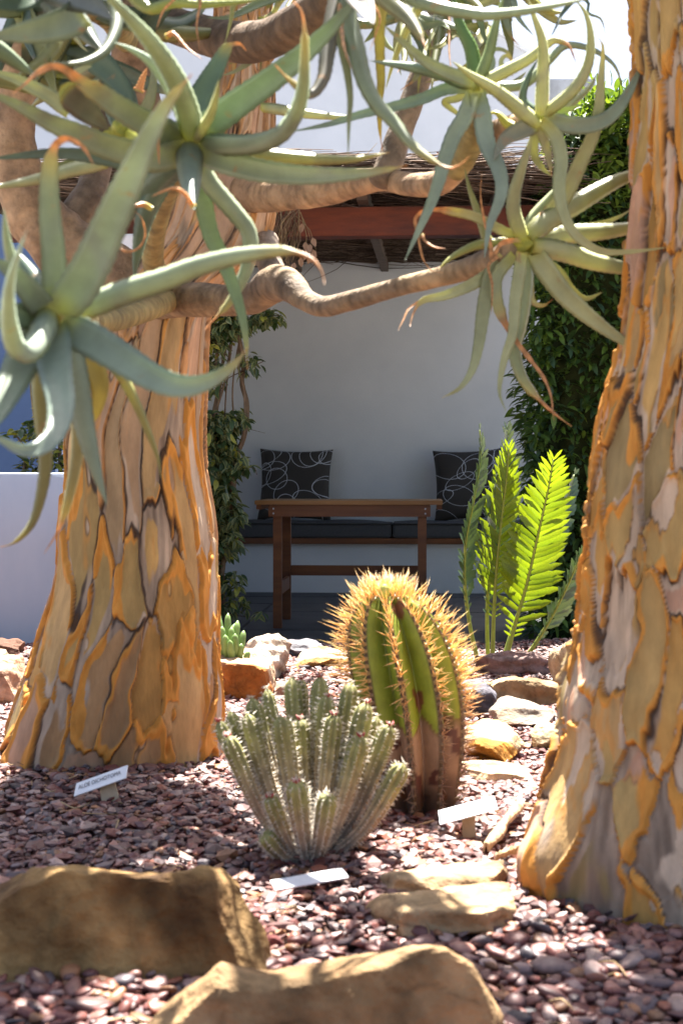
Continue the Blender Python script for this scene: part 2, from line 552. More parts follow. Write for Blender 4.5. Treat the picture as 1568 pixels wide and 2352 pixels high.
pl = LP(672, 1190, 11.4); pr = LP(1084, 1190, 11.3)
pillow((pl.x, 2.985, 0.558), (-0.24, 0.015, 0.0), 0.60, 3, 'dark brown pillow with white loop print, between the climber and the table end')
pillow((pr.x, 2.985, 0.558), (-0.24, -0.05, -0.10), 0.60, 5, 'dark brown pillow with white loop print, half hidden behind the cycad fronds')

# beam, joists, brushwood roof
m_ = MB(); m_.box(-1.8, 1.62, -0.78, -0.66, 2.215, 2.372, 0.004)
tag(arb(m_.build('roof_beam', M_BEAM)), 'weathered reddish brown timber beam under the brushwood roof', 'beam')
for k, jx in enumerate((-1.28, -0.55, 0.165, 0.9)):
    m_ = MB(); m_.box(jx - 0.03, jx + 0.03, -0.95, WY - 0.002, 2.375, 2.475, 0.003)
    # joists rise slightly to the wall
    m_.v = [(x, y, z + 0.055 * (y + 0.95)) for (x, y, z) in m_.v]
    jl = 'dark roof joist from beam to back wall, ' + ['above the climber', 'above the pillow by the climber', 'above the table', 'above the cycad', 'over the hedge'][k]
    tag(arb(m_.build('roof_joist', M_JOIST)), jl, 'joist', 'roof joists of the arbour')

roof = aempty('brushwood_roof', 'brushwood roof of dark sticks with dry twigs and dead leaves on top', 'roof')
# thatch core, uneven
nx, ny = 60, 40
top = []; bot = []
for j in range(ny):
    for i in range(nx):
        x = -2.15 + 3.45 * i / (nx - 1); y = -1.05 + 4.55 * j / (ny - 1)
        up = 0.055 * (y + 0.95)
        e = min(1, j / 2.0)
        nz_ = mnoise.noise(Vector((x * 3, y * 3, 1.0))) * 0.03 + mnoise.noise(Vector((x * 11, y * 11, 5.0))) * 0.02
        top.append((x, y, 2.52 + up * 0.6 + nz_ + 0.03 * e)); bot.append((x, y + 0.02 * mnoise.noise(Vector((x * 9, 0, 0))), 2.485 + up + mnoise.noise(Vector((x * 7, y * 2, 9.0))) * 0.012))
V = top + bot; N_ = nx * ny; Fq = []
for j in range(ny - 1):
    for i in range(nx - 1):
        a = j * nx + i
        Fq.append((a, a + 1, a + nx + 1, a + nx)); Fq.append((N_ + a, N_ + a + nx, N_ + a + nx + 1, N_ + a + 1))
for i in range(nx - 1):
    Fq.append((i, N_ + i, N_ + i + 1, i + 1)); a = (ny - 1) * nx + i; Fq.append((a, a + 1, N_ + a + 1, N_ + a))
for j in range(ny - 1):
    a = j * nx; Fq.append((a, a + nx, N_ + a + nx, N_ + a)); a = j * nx + nx - 1; Fq.append((a, N_ + a, N_ + a + nx, a + nx))
mobj('thatch_mat', V, Fq, M_THATCH, roof)
sk = MB()
rr = random.Random(5)


def stick(mb, p, d, L, r, c, bend=0.05, k=3):
    d = Vector(d).normalized(); p = Vector(p)
    s = Vector((rr.gauss(0, 1), rr.gauss(0, 1), rr.gauss(0, 1))); s = (s - d * s.dot(d)).normalized()
    pts = [p, p + d * L * 0.5 + s * L * bend, p + d * L]
    cc = catmull(pts, 5)
    v, f = tube_geo(cc, [r, r, r * .9, r * .7, r * .45], k, caps=False)
    mb.add(v, f, c)


cols = [(0.10, 0.065, 0.045), (0.16, 0.11, 0.08), (0.22, 0.16, 0.12), (0.07, 0.045, 0.032)]
for i in range(1500):      # front fringe laid along the eave
    z = 2.42 + 0.14 * rr.random() ** 0.9
    stick(sk, (rr.uniform(-2.2, .75), -1.08 + rr.uniform(-0.05, 0.12), z), (1, rr.gauss(0, .05), rr.gauss(0, .06)), rr.uniform(.25, .8), rr.uniform(.0022, .005), rr.choice(cols))
for i in range(900):       # underside
    y = rr.uniform(-0.6, 3.2)
    stick(sk, (rr.uniform(-1.9, .6), y, 2.478 + 0.055 * (y + 0.95) - rr.random() * 0.03), (1, rr.gauss(0, .1), rr.gauss(0, .03)), rr.uniform(.3, .9), rr.uniform(.0025, .005), rr.choice(cols))
for i in range(700):       # top twigs lying loose
    y = rr.uniform(-1.05, 0.6)
    stick(sk, (rr.uniform(-2.1, 1.15), y, 2.555 + 0.03 * (y + 1) + rr.random() * 0.04), (rr.gauss(0, 1), rr.gauss(0, 1), rr.gauss(0, .18)), rr.uniform(.08, .3), rr.uniform(.0015, .003), rr.choice([(0.30, 0.22, 0.16), (0.22, 0.15, 0.11), (0.35, 0.28, 0.2)]), .12)
for i in range(170):       # upright wisps
    y = rr.uniform(-1.05, 0.3)
    stick(sk, (rr.uniform(-2.1, 1.15), y, 2.56 + 0.03 * (y + 1)), (rr.gauss(0, .6), rr.gauss(0, .3), 1), rr.uniform(.04, .15), rr.uniform(.0009, .002), rr.choice([(0.20, 0.14, 0.08), (0.14, 0.15, 0.06)]), .15)
o = sk.build('sticks', M_STICK, roof, True); o['kind'] = 'stuff'
# strands hanging by the left pier
hg = MB()
for i in range(110):
    p = LP(rr.uniform(612, 690), rr.uniform(470, 520), 7.38)
    stick(hg, p, (rr.gauss(-.25, .35), rr.gauss(0, .12), -1), rr.uniform(.10, .36), rr.uniform(.0016, .0036), rr.choice([(0.30, 0.21, 0.11), (0.20, 0.13, 0.08), (0.14, 0.09, 0.05)]), .14)
for i in range(60):
    p = LP(rr.uniform(560, 1150), rr.uniform(548, 560), 10.6)
    stick(hg, p, (rr.choice([-1, 1]), rr.gauss(0, .1), rr.gauss(-.35, .15)), rr.uniform(.2, .6), rr.uniform(.002, .004), (0.07, 0.045, 0.035), .1)
o = hg.build('hanging_strands', M_STICK, roof, True); o['kind'] = 'stuff'
# dead leaves on and under the roof
dl_v = [(0, 0, 0), (0.011, 0.014, 0.004), (0.009, 0.03, 0.002), (0, 0.042, 0), (-0.009, 0.03, 0.002), (-0.011, 0.014, 0.004), (0, 0.02, -0.003)]
dl_f = [(0, 1, 6), (1, 2, 6), (2, 3, 6), (3, 4, 6), (4, 5, 6), (5, 0, 6)]
dlm = [make_mesh('dead_leaf', dl_v, dl_f, pmat('dead_leaf_%d' % i, c, tuple(x * 1.4 for x in c), 0.7, 60)) for i, c in enumerate([(0.35, 0.10, 0.03), (0.42, 0.17, 0.06), (0.25, 0.10, 0.05), (0.20, 0.12, 0.07)])]
for i in range(220):
    y = rr.uniform(-1.05, 0.3)
    M = Matrix.Translation((rr.uniform(-1.1, 0.9), y, 2.585 + 0.03 * (y + 1) + rr.random() * .02)) @ Matrix.Rotation(rr.uniform(0, 6.3), 4, 'Z') @ Matrix.Rotation(rr.uniform(-.9, .9), 4, 'X') @ Matrix.Scale(rr.uniform(.7, 1.1), 4)
    o = inst('dead_leaf', rr.choice(dlm[:3]), M); o.parent = roof
for i, (x, y) in enumerate(((700, 555), (717, 545), (705, 575), (716, 585), (718, 572), (677, 603), (690, 590), (695, 512), (712, 560))):
    M = Matrix.Translation(LP(x, y, 7.36)) @ Matrix.Rotation(rr.uniform(-.5, .5) + math.pi, 4, 'Y') @ Matrix.Rotation(math.pi / 2 + rr.uniform(-.3, .3), 4, 'X') @ Matrix.Scale(1.3, 4)
    o = inst('dead_leaf', dlm[3], M); o.parent = roof

# ------------------------------------------------------------------ far white house
HD = 19.0
hs = empty('white_house', (0, HD, 0), 'white plastered house with sloping gable rising behind the arbour roof', 'house')
q = [(-700, 2000), (-700, -500), (560, -500), (905, -80), (1100, 50), (1262, 160), (1262, 2000)]
pts = [P(x, y, HD) for (x, y) in q]
for p in pts:
    if p.z < 0: p.z = -0.04
V = [tuple(p) for p in pts] + [(p.x, p.y + 5, p.z) for p in pts]
n = len(pts)
Fq = [tuple(range(n))[::-1], tuple(range(n, 2 * n))] + [(i, (i + 1) % n, (i + 1) % n + n, i + n) for i in range(n)]
mobj('gable_wall', V, Fq, M_HOUSE, hs, smooth=False)
a = P(1263, 166, HD); b2 = P(1376, 166, HD)
m_ = MB(); m_.box(a.x + 0.02, b2.x, HD + 0.3, HD + 4, -0.04, a.z, 0.01)
M_MILD = pmat('mildewed_plaster', (0.47, 0.50, 0.56), (0.22, 0.23, 0.24), 0.9, 2.6, 12, 0.2, 60, 0.1)
m_.build('side_parapet', M_MILD, hs)
for (x0, x1, y0, y1) in ((905, 1100, -80, 50), (1100, 1262, 50, 160)):
    p0 = P(x0, y0, HD); p1 = P(x1, y1, HD)
    V = []
    for yy in (HD - 0.06, HD + 5.02):
        for pp in (p0, p1):
            V += [(pp.x, yy, pp.z + 0.003), (pp.x, yy, pp.z + 0.06)]
    mobj('coping', V, [(0, 2, 3, 1), (4, 5, 7, 6), (1, 3, 7, 5), (0, 4, 6, 2), (0, 1, 5, 4), (2, 6, 7, 3)], M_WALL, hs, smooth=False)

# ------------------------------------------------------------------ left: planter wall, blue wall
pc = Vector((-2.35, 7.55)); pr_ = 1.60
V = []; nseg = 64
prof = [(pr_ - .12, .86), (pr_ - .12, .925), (pr_ - .008, .925), (pr_, .917), (pr_ + .0, .6), (pr_ - .005, .3), (pr_ - .01, -.05)]
for k in range(nseg):
    a = 2 * math.pi * k / nseg
    for (r, z) in prof:
        V.append((pc.x + r * math.cos(a) * 1.0, pc.y + r * math.sin(a) * 0.8, z))
m = len(prof)
Fq = [(k * m + i, k * m + i + 1, ((k + 1) % nseg) * m + i + 1, ((k + 1) % nseg) * m + i) for k in range(nseg) for i in range(m - 1)]
plt = empty('round_planter', (pc.x, pc.y, 0), 'large round white plastered planter behind the thick trunk', 'planter')
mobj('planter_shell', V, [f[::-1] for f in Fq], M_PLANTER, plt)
V = [(pc.x, pc.y, .87)] + [(pc.x + (pr_ - .11) * math.cos(2 * math.pi * k / nseg), pc.y + (pr_ - .11) * math.sin(2 * math.pi * k / nseg) * .8, .865) for k in range(nseg)]
mobj('planter_soil', V, [(0, 1 + k, 1 + (k + 1) % nseg) for k in range(nseg)], M_SOIL, plt)
m_ = MB(); m_.box(-9, -2.45, 12.2, 12.5, -0.04, 3.4)
tag(m_.build('garden_wall', M_BLUE), 'blue grey plastered garden wall behind the round planter', 'wall')

# ------------------------------------------------------------------ foliage helper
def leafmesh(name, L, W, mat, cmid, cedge, curl=0.2, fold=0.3):
    V = []; C = []; n = 5
    for j in range(n):
        t = j / (n - 1)
        w = W * 0.5 * math.sin(math.pi * min(1, t * 0.93 + 0.05)) ** 0.75 * (1 - 0.25 * t)
        z = -curl * L * t * t
        for u in (-1, 0, 1):
            V.append((u * w, t * L, z + fold * abs(u) * w)); C.append(cmid if u == 0 else cedge)
    Fq = []
    for j in range(n - 1):
        for i in range(2):
            a = j * 3 + i; Fq.append((a, a + 1, a + 4, a + 3))
    return make_mesh(name, V, Fq, mat, np.array(C))


def leaf_matrix(r, p, out, size):
    """leaf with its base at p growing along out, drooping, random spin"""
    d = Vector(out) + Vector((r.gauss(0, .45), r.gauss(0, .45), r.gauss(0, .35)))
    d.normalize()
    up = Vector((r.gauss(0, .35), r.gauss(0, .35), 1)); x = d.cross(up); x.normalize(); z = x.cross(d)
    M = Matrix(((x.x, d.x, z.x, 0), (x.y, d.y, z.y, 0), (x.z, d.z, z.z, 0), (0, 0, 0, 1)))
    return Matrix.Translation(p) @ M @ Matrix.Scale(size, 4)


def scatter(parent, mats, spots, n_obj, key=None, name='leaf', stuff='foliage'):
    """spots: list of (matrix). The n_obj nearest the eye become leaf objects, the rest one mesh"""
    spots.sort(key=key or (lambda s: s[0].translation.y))
    for (M, k) in spots[:n_obj]:
        o = inst(name, mats[k], M, parent)
    groups = {}
    for (M, k) in spots[n_obj:]: groups.setdefault(k, []).append(M)
    allv = []; allf = []; allc = []; off = 0
    for k, Ms in groups.items():
        me = mats[k]
        nv = len(me.vertices)
        co = np.empty(nv * 3, np.float32); me.vertices.foreach_get('co', co); co = co.reshape(-1, 3)
        cl = np.empty(nv * 4, np.float32); me.attributes['Col'].data.foreach_get('color', cl); cl = cl.reshape(-1, 4)[:, :3]
        fc = np.array([list(p.vertices) for p in me.polygons])
        A = np.array([[list(rw) for rw in M] for M in Ms])
        W = np.einsum('nij,vj->nvi', A[:, :3, :3], co) + A[:, None, :3, 3]
        allv.append(W.reshape(-1, 3)); allc.append(np.tile(cl, (len(Ms), 1)))
        allf.append((fc[None] + (np.arange(len(Ms)) * nv)[:, None, None] + off).reshape(-1, 4)); off += nv * len(Ms)
    if allv:
        o = mobj(stuff, np.vstack(allv), np.vstack(allf), mats[0].materials[0], parent, np.vstack(allc))
        o['kind'] = 'stuff'


# hedge on the right
rh = random.Random(21)
hedge = empty('climbing_hedge', (1.7, 8.0, 0), 'dense dark green leafy hedge beside the niche, its top sunlit', 'hedge')
HX0, HX1, HY0, HY1, HZ = 1.02, 3.3, 7.45, 8.75, 2.86
hm = [leafmesh('hedge_leaf', 0.078, 0.031, M_HEDGE, c, tuple(x * .85 for x in c), .25, .35) for c in ((0.06, 0.115, 0.03), (0.085, 0.15, 0.03), (0.13, 0.21, 0.035), (0.06, 0.115, 0.06))]


def hbump(a, b_):
    return 0.09 * mnoise.noise(Vector((a * 2.2, b_ * 2.2, 3.3))) + 0.05 * mnoise.noise(Vector((a * 6, b_ * 6, 8.1)))


# inner twig mass
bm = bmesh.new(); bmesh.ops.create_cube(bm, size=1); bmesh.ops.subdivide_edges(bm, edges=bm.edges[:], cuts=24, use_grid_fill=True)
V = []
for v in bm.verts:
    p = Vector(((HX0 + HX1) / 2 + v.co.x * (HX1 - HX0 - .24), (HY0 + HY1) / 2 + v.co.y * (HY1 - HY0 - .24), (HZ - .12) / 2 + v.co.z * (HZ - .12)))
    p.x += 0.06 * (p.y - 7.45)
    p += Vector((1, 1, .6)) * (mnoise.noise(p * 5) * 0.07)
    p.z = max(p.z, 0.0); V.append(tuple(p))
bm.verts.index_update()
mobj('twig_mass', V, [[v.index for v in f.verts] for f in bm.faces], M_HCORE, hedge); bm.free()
spots = []
for i in range(11500):
    face = rh.random()
    if face < 0.56:      # front
        x = rh.uniform(HX0 - .03, HX1 - 1.0); z = HZ * rh.random() ** .9; dep = rh.random() ** 1.5 * 0.2
        p = Vector((x, HY0 + dep + hbump(x, z), z)); out = (0, -1, -.25)
    elif face < 0.76:    # left side
        y = rh.uniform(HY0, HY1); z = HZ * rh.random(); dep = rh.random() ** 1.5 * 0.17
        p = Vector((HX0 + dep + hbump(y, z) + 0.06 * (y - 7.45), y, z)); out = (-1, -.3, -.2)
    else:                # top
        x = rh.uniform(HX0, HX1 - .8); y = rh.uniform(HY0, HY1)
        p = Vector((x, y, HZ - .10 + rh.random() * .20 + hbump(x, y) * 1.5)); out = (rh.gauss(0, .5), -.4, .8)
    # ragged upper left corner: the hedge steps back above the roof
    if p.z > 2.3 and p.x < 1.02 + 0.28 * (p.z - 2.2): continue
    if p.z < 0.25 and rh.random() < .5: continue
    k = rh.choice([0, 0, 1, 1, 2, 3])
    spots.append((leaf_matrix(rh, p, out, rh.uniform(.75, 1.25)), k))
for i in range(1500):    # brighter leaf colour stands in for sunlight along the upper front
    x = rh.uniform(HX0 + .25, HX1 - 1.0); z = HZ - .55 * rh.random() ** 1.6
    spots.append((leaf_matrix(rh, Vector((x, HY0 - .04 + hbump(x, z) + .1 * rh.random(), z)), (rh.gauss(0, .5), -.7, .5), rh.uniform(.6, 1.0)), 2))
for i in range(90):      # loose shoots on top
    x = rh.uniform(HX0 + .25, HX1 - .9); y = rh.uniform(HY0, HY1); h = rh.uniform(.04, .2)
    for k in range(5):
        spots.append((leaf_matrix(rh, Vector((x + rh.gauss(0, .01), y, HZ + .05 + h * k / 5)), (rh.gauss(0, .6), rh.gauss(0, .6), .7), rh.uniform(.5, .9)), 2))
scatter(hedge, hm, spots, 300, key=lambda s: s[0].translation.y + (0.6 if s[0].translation.x > 2.0 else 0) + (0.8 if s[0].translation.z < .25 else 0))


# climber at the left pier
def vine_stem(parent, pts, D, r0, r1, name='stem', wob=4):
    c = [P(x + rh.uniform(-wob, wob) * .3, y, D + rh.uniform(-.03, .03)) for (x, y) in pts]
    cc = catmull(c, max(10, len(pts) * 6))
    v, f = tube_geo(cc, np.linspace(r0, r1, len(cc)), 6)
    return mobj(name, v, f, M_VINE, parent)


climb = empty('variegated_climber', P(515, 1405, 7.9), 'variegated climber with twisting bare stems beside the niche opening', 'climber')
climb.location.z = 0.0; reg(climb)
for (pts, r0, r1) in (
        ([(498, 1475), (508, 1320), (520, 1230), (532, 1130), (540, 1060), (560, 1000), (568, 930), (556, 880), (560, 830), (545, 760), (530, 700), (520, 600)], .020, .012),
        ([(520, 1475), (512, 1320), (524, 1230), (536, 1140), (545, 1050), (560, 985), (562, 900), (548, 850), (550, 790), (556, 720), (540, 610)], .012, .008),
        ([(482, 1475), (480, 1200), (484, 1000), (505, 880), (520, 760), (505, 650)], .014, .008),
        ([(470, 1000), (500, 930), (520, 860), (530, 760), (525, 640)], .007, .005),
        ([(495, 1100), (498, 960), (510, 850), (508, 740), (500, 650)], .008, .006),
        ([(515, 1010), (520, 900), (530, 820), (540, 740), (560, 690)], .005, .004),
        ([(540, 1000), (535, 900), (545, 800), (565, 740), (600, 725), (640, 725)], .006, .003),
        ([(480, 920), (500, 800), (490, 720), (485, 640)], .010, .008),
        ([(530, 1065), (580, 1075), (590, 1090)], .003, .002), ([(540, 980), (570, 985), (608, 995)], .002, .001),
        ([(505, 1380), (530, 1410), (580, 1418)], .003, .002), ([(520, 870), (560, 850), (605, 830)], .003, .002)):
    vine_stem(climb, pts, 7.9, r0, r1)
M_VAR = leafmat('variegated_leaf', 0.3, 0.4, scale=40, amt=0.25, tint=(1.5, 1.4, 0.5))
vm = [leafmesh('climber_leaf', 0.062, 0.033, M_VAR, c, e, .3, .3) for (c, e) in (((0.05, 0.09, 0.03), (0.06, 0.10, 0.04)), ((0.045, 0.085, 0.04), (0.30, 0.31, 0.12)), ((0.05, 0.10, 0.04), (0.40, 0.41, 0.22)), ((0.30, 0.31, 0.05), (0.38, 0.36, 0.06)))]
spots = []
for (x, y, rx, ry, n) in ((500, 755, 45, 45, 150), (545, 745, 45, 26, 110), (612, 728, 40, 20, 60), (485, 850, 28, 60, 80), (575, 835, 26, 26, 24), (495, 985, 48, 45, 200), (545, 960, 25, 25, 40), (510, 1050, 52, 40, 210), (495, 1110, 45, 55, 190), (555, 1070, 26, 14, 24), (505, 1175, 48, 40, 160), (510, 1240, 45, 40, 120), (540, 1190, 26, 16, 24), (525, 1335, 36, 30, 40), (530, 1385, 48, 26, 36), (490, 1300, 20, 70, 60), (480, 660, 30, 60, 60), (590, 1410, 20, 8, 5)):
    for i in range(int(n * 2.1)):
        a = rh.uniform(0, 6.28); q_ = rh.random() ** .6
        p = P(x + rx * q_ * math.cos(a), y + ry * q_ * math.sin(a), 7.9 + rh.gauss(0, .09))
        spots.append((leaf_matrix(rh, p, (rh.gauss(0, .6), -.5, -.35), rh.uniform(.7, 1.2)), rh.choice([0, 0, 1, 1, 1, 2, 3 if rh.random() < .5 else 1])))
scatter(climb, vm, spots, 300)

# shrub growing in the planter
shr = empty('planter_shrub', P(110, 1092, 7.4), 'leafy yellow green shrub growing in the round white planter', 'shrub')
shr.location.z = 0.87; reg(shr)
for pts in ([(92, 1095), (100, 1000), (115, 920), (128, 850), (120, 800)], [(140, 1095), (135, 980), (120, 900), (108, 850)], [(54, 1095), (60, 1040), (45, 1010), (25, 990)], [(110, 1095), (85, 980), (75, 920), (70, 880)], [(155, 1095), (160, 1000), (150, 930)], [(190, 1095), (200, 1000), (190, 920)]):
    vine_stem(shr, pts, 7.4, .012, .004)
spots = []
for (x, y, rx, ry, n) in ((115, 860, 22, 40, 60), (115, 940, 30, 30, 80), (85, 990, 40, 30, 80), (45, 1000, 30, 20, 30), (130, 1040, 50, 45, 110), (160, 960, 35, 50, 60), (200, 1020, 40, 50, 60), (75, 1070, 26, 20, 24)):
    for i in range(n):
        a = rh.uniform(0, 6.28); q_ = rh.random() ** .6
        p = P(x + rx * q_ * math.cos(a), min(1084, y + ry * q_ * math.sin(a)), 7.4 + rh.gauss(0, .08))
        spots.append((leaf_matrix(rh, p, (rh.gauss(0, .7), -.4, .1), rh.uniform(.7, 1.2)), rh.choice([0, 0, 1, 3, 3])))
scatter(shr, vm, spots, 300)


# ------------------------------------------------------------------ bark trunks
def bark_trunk(parent, rows, D, seed, nu, nv, pw, zaniso, plate_cols, thick=0.010, lobes=0.06, roots=(), dark_low=0.0, zpink=None, pbias=0.0):
    """rows: (y px, centre x px, radius px) from top to bottom. plates become children of parent"""
    rows = sorted(rows, key=lambda q: -q[0])
    s = F / D
    z = np.array([CAMZ - (q[0] - HOR) / s for q in rows]); cx = np.array([(q[1] - 784) / s for q in rows]); rad = np.array([q[2] / s for q in rows])
    zz = np.linspace(z[0], z[-1], nv)
    # smooth interpolation
    c4 = catmull(np.stack([z, cx, rad], 1)[:, [0, 1, 2]], 400)
    CX = np.interp(zz, c4[:, 0], c4[:, 1]); R = np.interp(zz, c4[:, 0], c4[:, 2])
    nb = nu // 5; arc = math.radians(205)     # finer mesh on the lit visible side
    th = np.concatenate([np.linspace(-math.pi / 2 - arc / 2, -math.pi / 2 + arc / 2, nu - nb, endpoint=False), np.linspace(-math.pi / 2 + arc / 2, 3 * math.pi / 2 - arc / 2, nb, endpoint=False)])
    TH, ZZ = np.meshgrid(th, zz); RR = np.repeat(R[:, None], nu, 1); CC = np.repeat(CX[:, None], nu, 1)
    g_ = np.random.default_rng(seed)
    zb, zt = zz[0], zz[-1]
    fl = np.clip(1 - (ZZ - zb) / 0.45, 0, 1) ** 1.5
    lob = np.zeros_like(TH)
    for k in (2, 3, 5, 7): lob += np.cos(k * TH + g_.uniform(0, 6.28) + ZZ * g_.uniform(-1, 1)) / k * 1.5
    RR = RR * (1 + lobes * lob * (0.35 + fl))
    for (ang, amp, wid, zc, zw) in roots:
        d = (TH - ang + math.pi) % (2 * math.pi) - math.pi
        RR = RR * (1 + amp * np.exp(-(d / wid) ** 2) * np.exp(-((ZZ - zc) / zw) ** 2))
    # plate layout in an unrolled sheet
    R0 = float(np.median(R)); per = 2 * math.pi * R0
    an = lambda zq: np.interp(zq, [q[0] for q in zaniso], [q[1] for q in zaniso])
    zs = np.linspace(zb, zt, 400); zc_ = np.concatenate([[0], np.cumsum(np.diff(zs) / (an(zs[:-1]) * np.interp(zs[:-1], zz, R) / R0))])
    U = TH * R0; W = np.interp(ZZ, zs, zc_)
    p3 = np.stack([np.cos(TH) * R0, np.sin(TH) * R0, W], -1).reshape(-1, 3)
    fq = 1 / pw
    Uw = (U % per).ravel() + pw * (0.42 * sn(p3, seed + 1, fq * 1.6, 2) + 0.20 * sn(p3, seed + 21, fq * 5, 3))
    Ww = W.ravel() + pw * (0.42 * sn(p3, seed + 2, fq * 1.6, 2) + 0.20 * sn(p3, seed + 22, fq * 5, 3))
    hgt = zc_[-1] + pw; want = int(per * hgt / pw ** 2)
    sd = []
    tries = 0
    while len(sd) < want and tries < want * 60:
        tries += 1
        q = (g_.uniform(0, per), g_.uniform(-pw * .5, hgt))
        if all(math.hypot(min(abs(q[0] - t[0]), per - abs(q[0] - t[0])), q[1] - t[1]) > pw * .50 for t in sd): sd.append(q)
    sd = np.array(sd); ns = len(sd)
    wt = g_.uniform(0, .42 * pw, ns)
    n = len(Uw)
    F1 = np.full(n, 9.); F2 = np.full(n, 9.); I1 = np.zeros(n, int); I2 = np.zeros(n, int)
    for k in range(ns):
        du = np.abs(Uw - sd[k, 0]); du = np.minimum(du % per, per - du % per); d = np.hypot(du, Ww - sd[k, 1]) - wt[k]
        a = d < F1
        b1 = (~a) & (d < F2)
        F2 = np.where(a, F1, np.where(b1, d, F2)); I2 = np.where(a, I1, np.where(b1, k, I2))
        F1 = np.where(a, d, F1); I1 = np.where(a, k, I1)
    edge = (F2 - F1)
    off = g_.uniform(0, 1, ns)
    dif = off[I1] - off[I2]
    hi = dif > 0
    fine = sn(p3, seed + 5, fq * 16, 3)
    e = edge / pw
    bl = np.clip(1 - e / .07, 0, 1); bl = bl * bl * (3 - 2 * bl)
    offb = off[I1] * (1 - bl * .5) + off[I2] * bl * .5
    step = np.clip(e / 0.07, 0, 1); step = step * step * (3 - 2 * step)
    curl = np.where(hi, np.exp(-((e - .12) / .10) ** 2) * .5, 0)
    h = thick * (1.25 * offb + 0.45 * step + curl + .35 * sn(p3, seed + 31, fq * 4, 2)) + 0.0010 * fine
    fk0 = sn(np.stack([p3[:, 0], p3[:, 1], p3[:, 2] * .8], 1), seed + 51, fq * 2.6, 4) + .25 * (off[I1] - .5)
    h = h - thick * .22 * np.clip((fk0 - .33) / .06, 0, 1)
    Rf = RR.ravel() + h
    X = CC.ravel() + np.cos(TH.ravel()) * Rf; Y = D + np.sin(TH.ravel()) * Rf; Z = ZZ.ravel()
    verts = np.stack([X, Y, Z], 1)
    G = verts.reshape(nv, nu, 3)
    du_ = np.roll(G, -1, 1) - np.roll(G, 1, 1); dv_ = np.gradient(G, axis=0)
    nor = np.cross(du_, dv_).reshape(-1, 3); nor /= np.linalg.norm(nor, axis=1)[:, None]
    # pigment: ochre plates, orange torn rims, pale under-bark, dark seams
    pc_ = np.array(plate_cols); base = pc_[g_.integers(0, len(pc_), ns)] * g_.uniform(.85, 1.15, ns)[:, None]
    if zpink:      # higher up the bark is smoother and pinkish tan
        zseed = np.interp(sd[:, 1], zc_, zs)
        kp = np.clip((zseed - zpink[0]) / (zpink[1] - zpink[0]), 0, 1)[:, None]
        tanc = np.array([(0.42, 0.27, 0.165), (0.36, 0.24, 0.15), (0.45, 0.30, 0.20)])[g_.integers(0, 3, ns)]
        base = base * (1 - kp) + tanc * kp
    col = base[I1].copy()
    streak = sn(np.stack([p3[:, 0] * 60, p3[:, 1] * 60, p3[:, 2] * 6], 1), seed + 8, 1.0, 3)
    blot = sn(p3, seed + 41, fq * 3.5, 3)
    col = col * (1 + 0.14 * streak + .16 * blot)[:, None]
    # flakes: outer layer torn off in ragged patches
    pf_ = np.stack([p3[:, 0], p3[:, 1], p3[:, 2] * .8], 1)
    fk = sn(pf_, seed + 51, fq * 2.6, 4) + .25 * (off[I1] - .5)
    m1 = np.clip((fk - .34) / .05, 0, 1); ed = np.exp(-((fk - .30) / .055) ** 2); dk = np.exp(-((fk - .355) / .022) ** 2) * np.clip(.4 + sn(pf_, seed + 53, fq * 2, 2) * 1.2, 0, 1)
    und = np.where((g_.random(ns) < .5)[I1][:, None], np.array((0.52, 0.40, 0.29)), base[np.roll(np.arange(ns), 3)][I1] * 1.1)
    col = col * (1 - m1[:, None]) + und * (1 + .18 * streak)[:, None] * m1[:, None]
    col = col * (1 - ed[:, None] * .6) + np.array((0.56, 0.26, 0.06)) * ed[:, None] * .6
    col = col * (1 - dk[:, None] * .8) + np.array((0.06, 0.04, 0.03)) * dk[:, None] * .8
    rimw = 0.24 + 0.34 * sn(p3, seed + 9, fq * 2.2, 3)
    rim = np.clip((rimw - e) / 0.05, 0, 1) * hi
    if zpink: rim = rim * (1 - .65 * kp[I1][:, 0])
    col = col * (1 - rim[:, None]) + np.array((0.60, 0.265, 0.05)) * rim[:, None] * (1 + .12 * streak)[:, None]
    palew = 0.16 + pbias + 0.42 * sn(p3, seed + 10, fq * 2.0, 3)
    pale = np.clip((palew - e) / 0.08, 0, 1) * (~hi)
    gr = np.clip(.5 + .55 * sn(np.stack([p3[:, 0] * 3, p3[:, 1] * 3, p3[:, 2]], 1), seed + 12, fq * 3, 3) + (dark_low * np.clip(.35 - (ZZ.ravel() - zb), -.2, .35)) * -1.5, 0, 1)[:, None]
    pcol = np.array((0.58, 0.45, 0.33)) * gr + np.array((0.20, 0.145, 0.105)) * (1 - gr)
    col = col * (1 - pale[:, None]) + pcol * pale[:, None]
    seamw = 0.03 + .09 * sn(p3, seed + 14, fq * 2.6, 2) + .02 * fine
    seam = np.clip((seamw - e) / 0.05, 0, 1) * .9
    col = col * (1 - seam[:, None]) + np.array((0.055, 0.035, 0.028)) * seam[:, None]
    col = np.clip(col, 0.01, .9)
    # faces
    j, i = np.meshgrid(np.arange(nv - 1), np.arange(nu), indexing='ij'); i2 = (i + 1) % nu
    Fq = np.stack([j * nu + i, j * nu + i2, (j + 1) * nu + i2, (j + 1) * nu + i], -1).reshape(-1, 4)
    ids = I1[Fq]; same = (ids == ids[:, :1]).all(1)

    def sub(name, sel):
        f = Fq[sel]; uq, inv = np.unique(f, return_inverse=True)
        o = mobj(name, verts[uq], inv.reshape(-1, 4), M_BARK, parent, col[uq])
        o.data.normals_split_custom_set_from_vertices(nor[uq].tolist())
    sub('trunk', ~same)
    for k in range(ns):
        sel = same & (ids[:, 0] == k)
        if sel.sum() > 3: sub('bark_plate', sel)


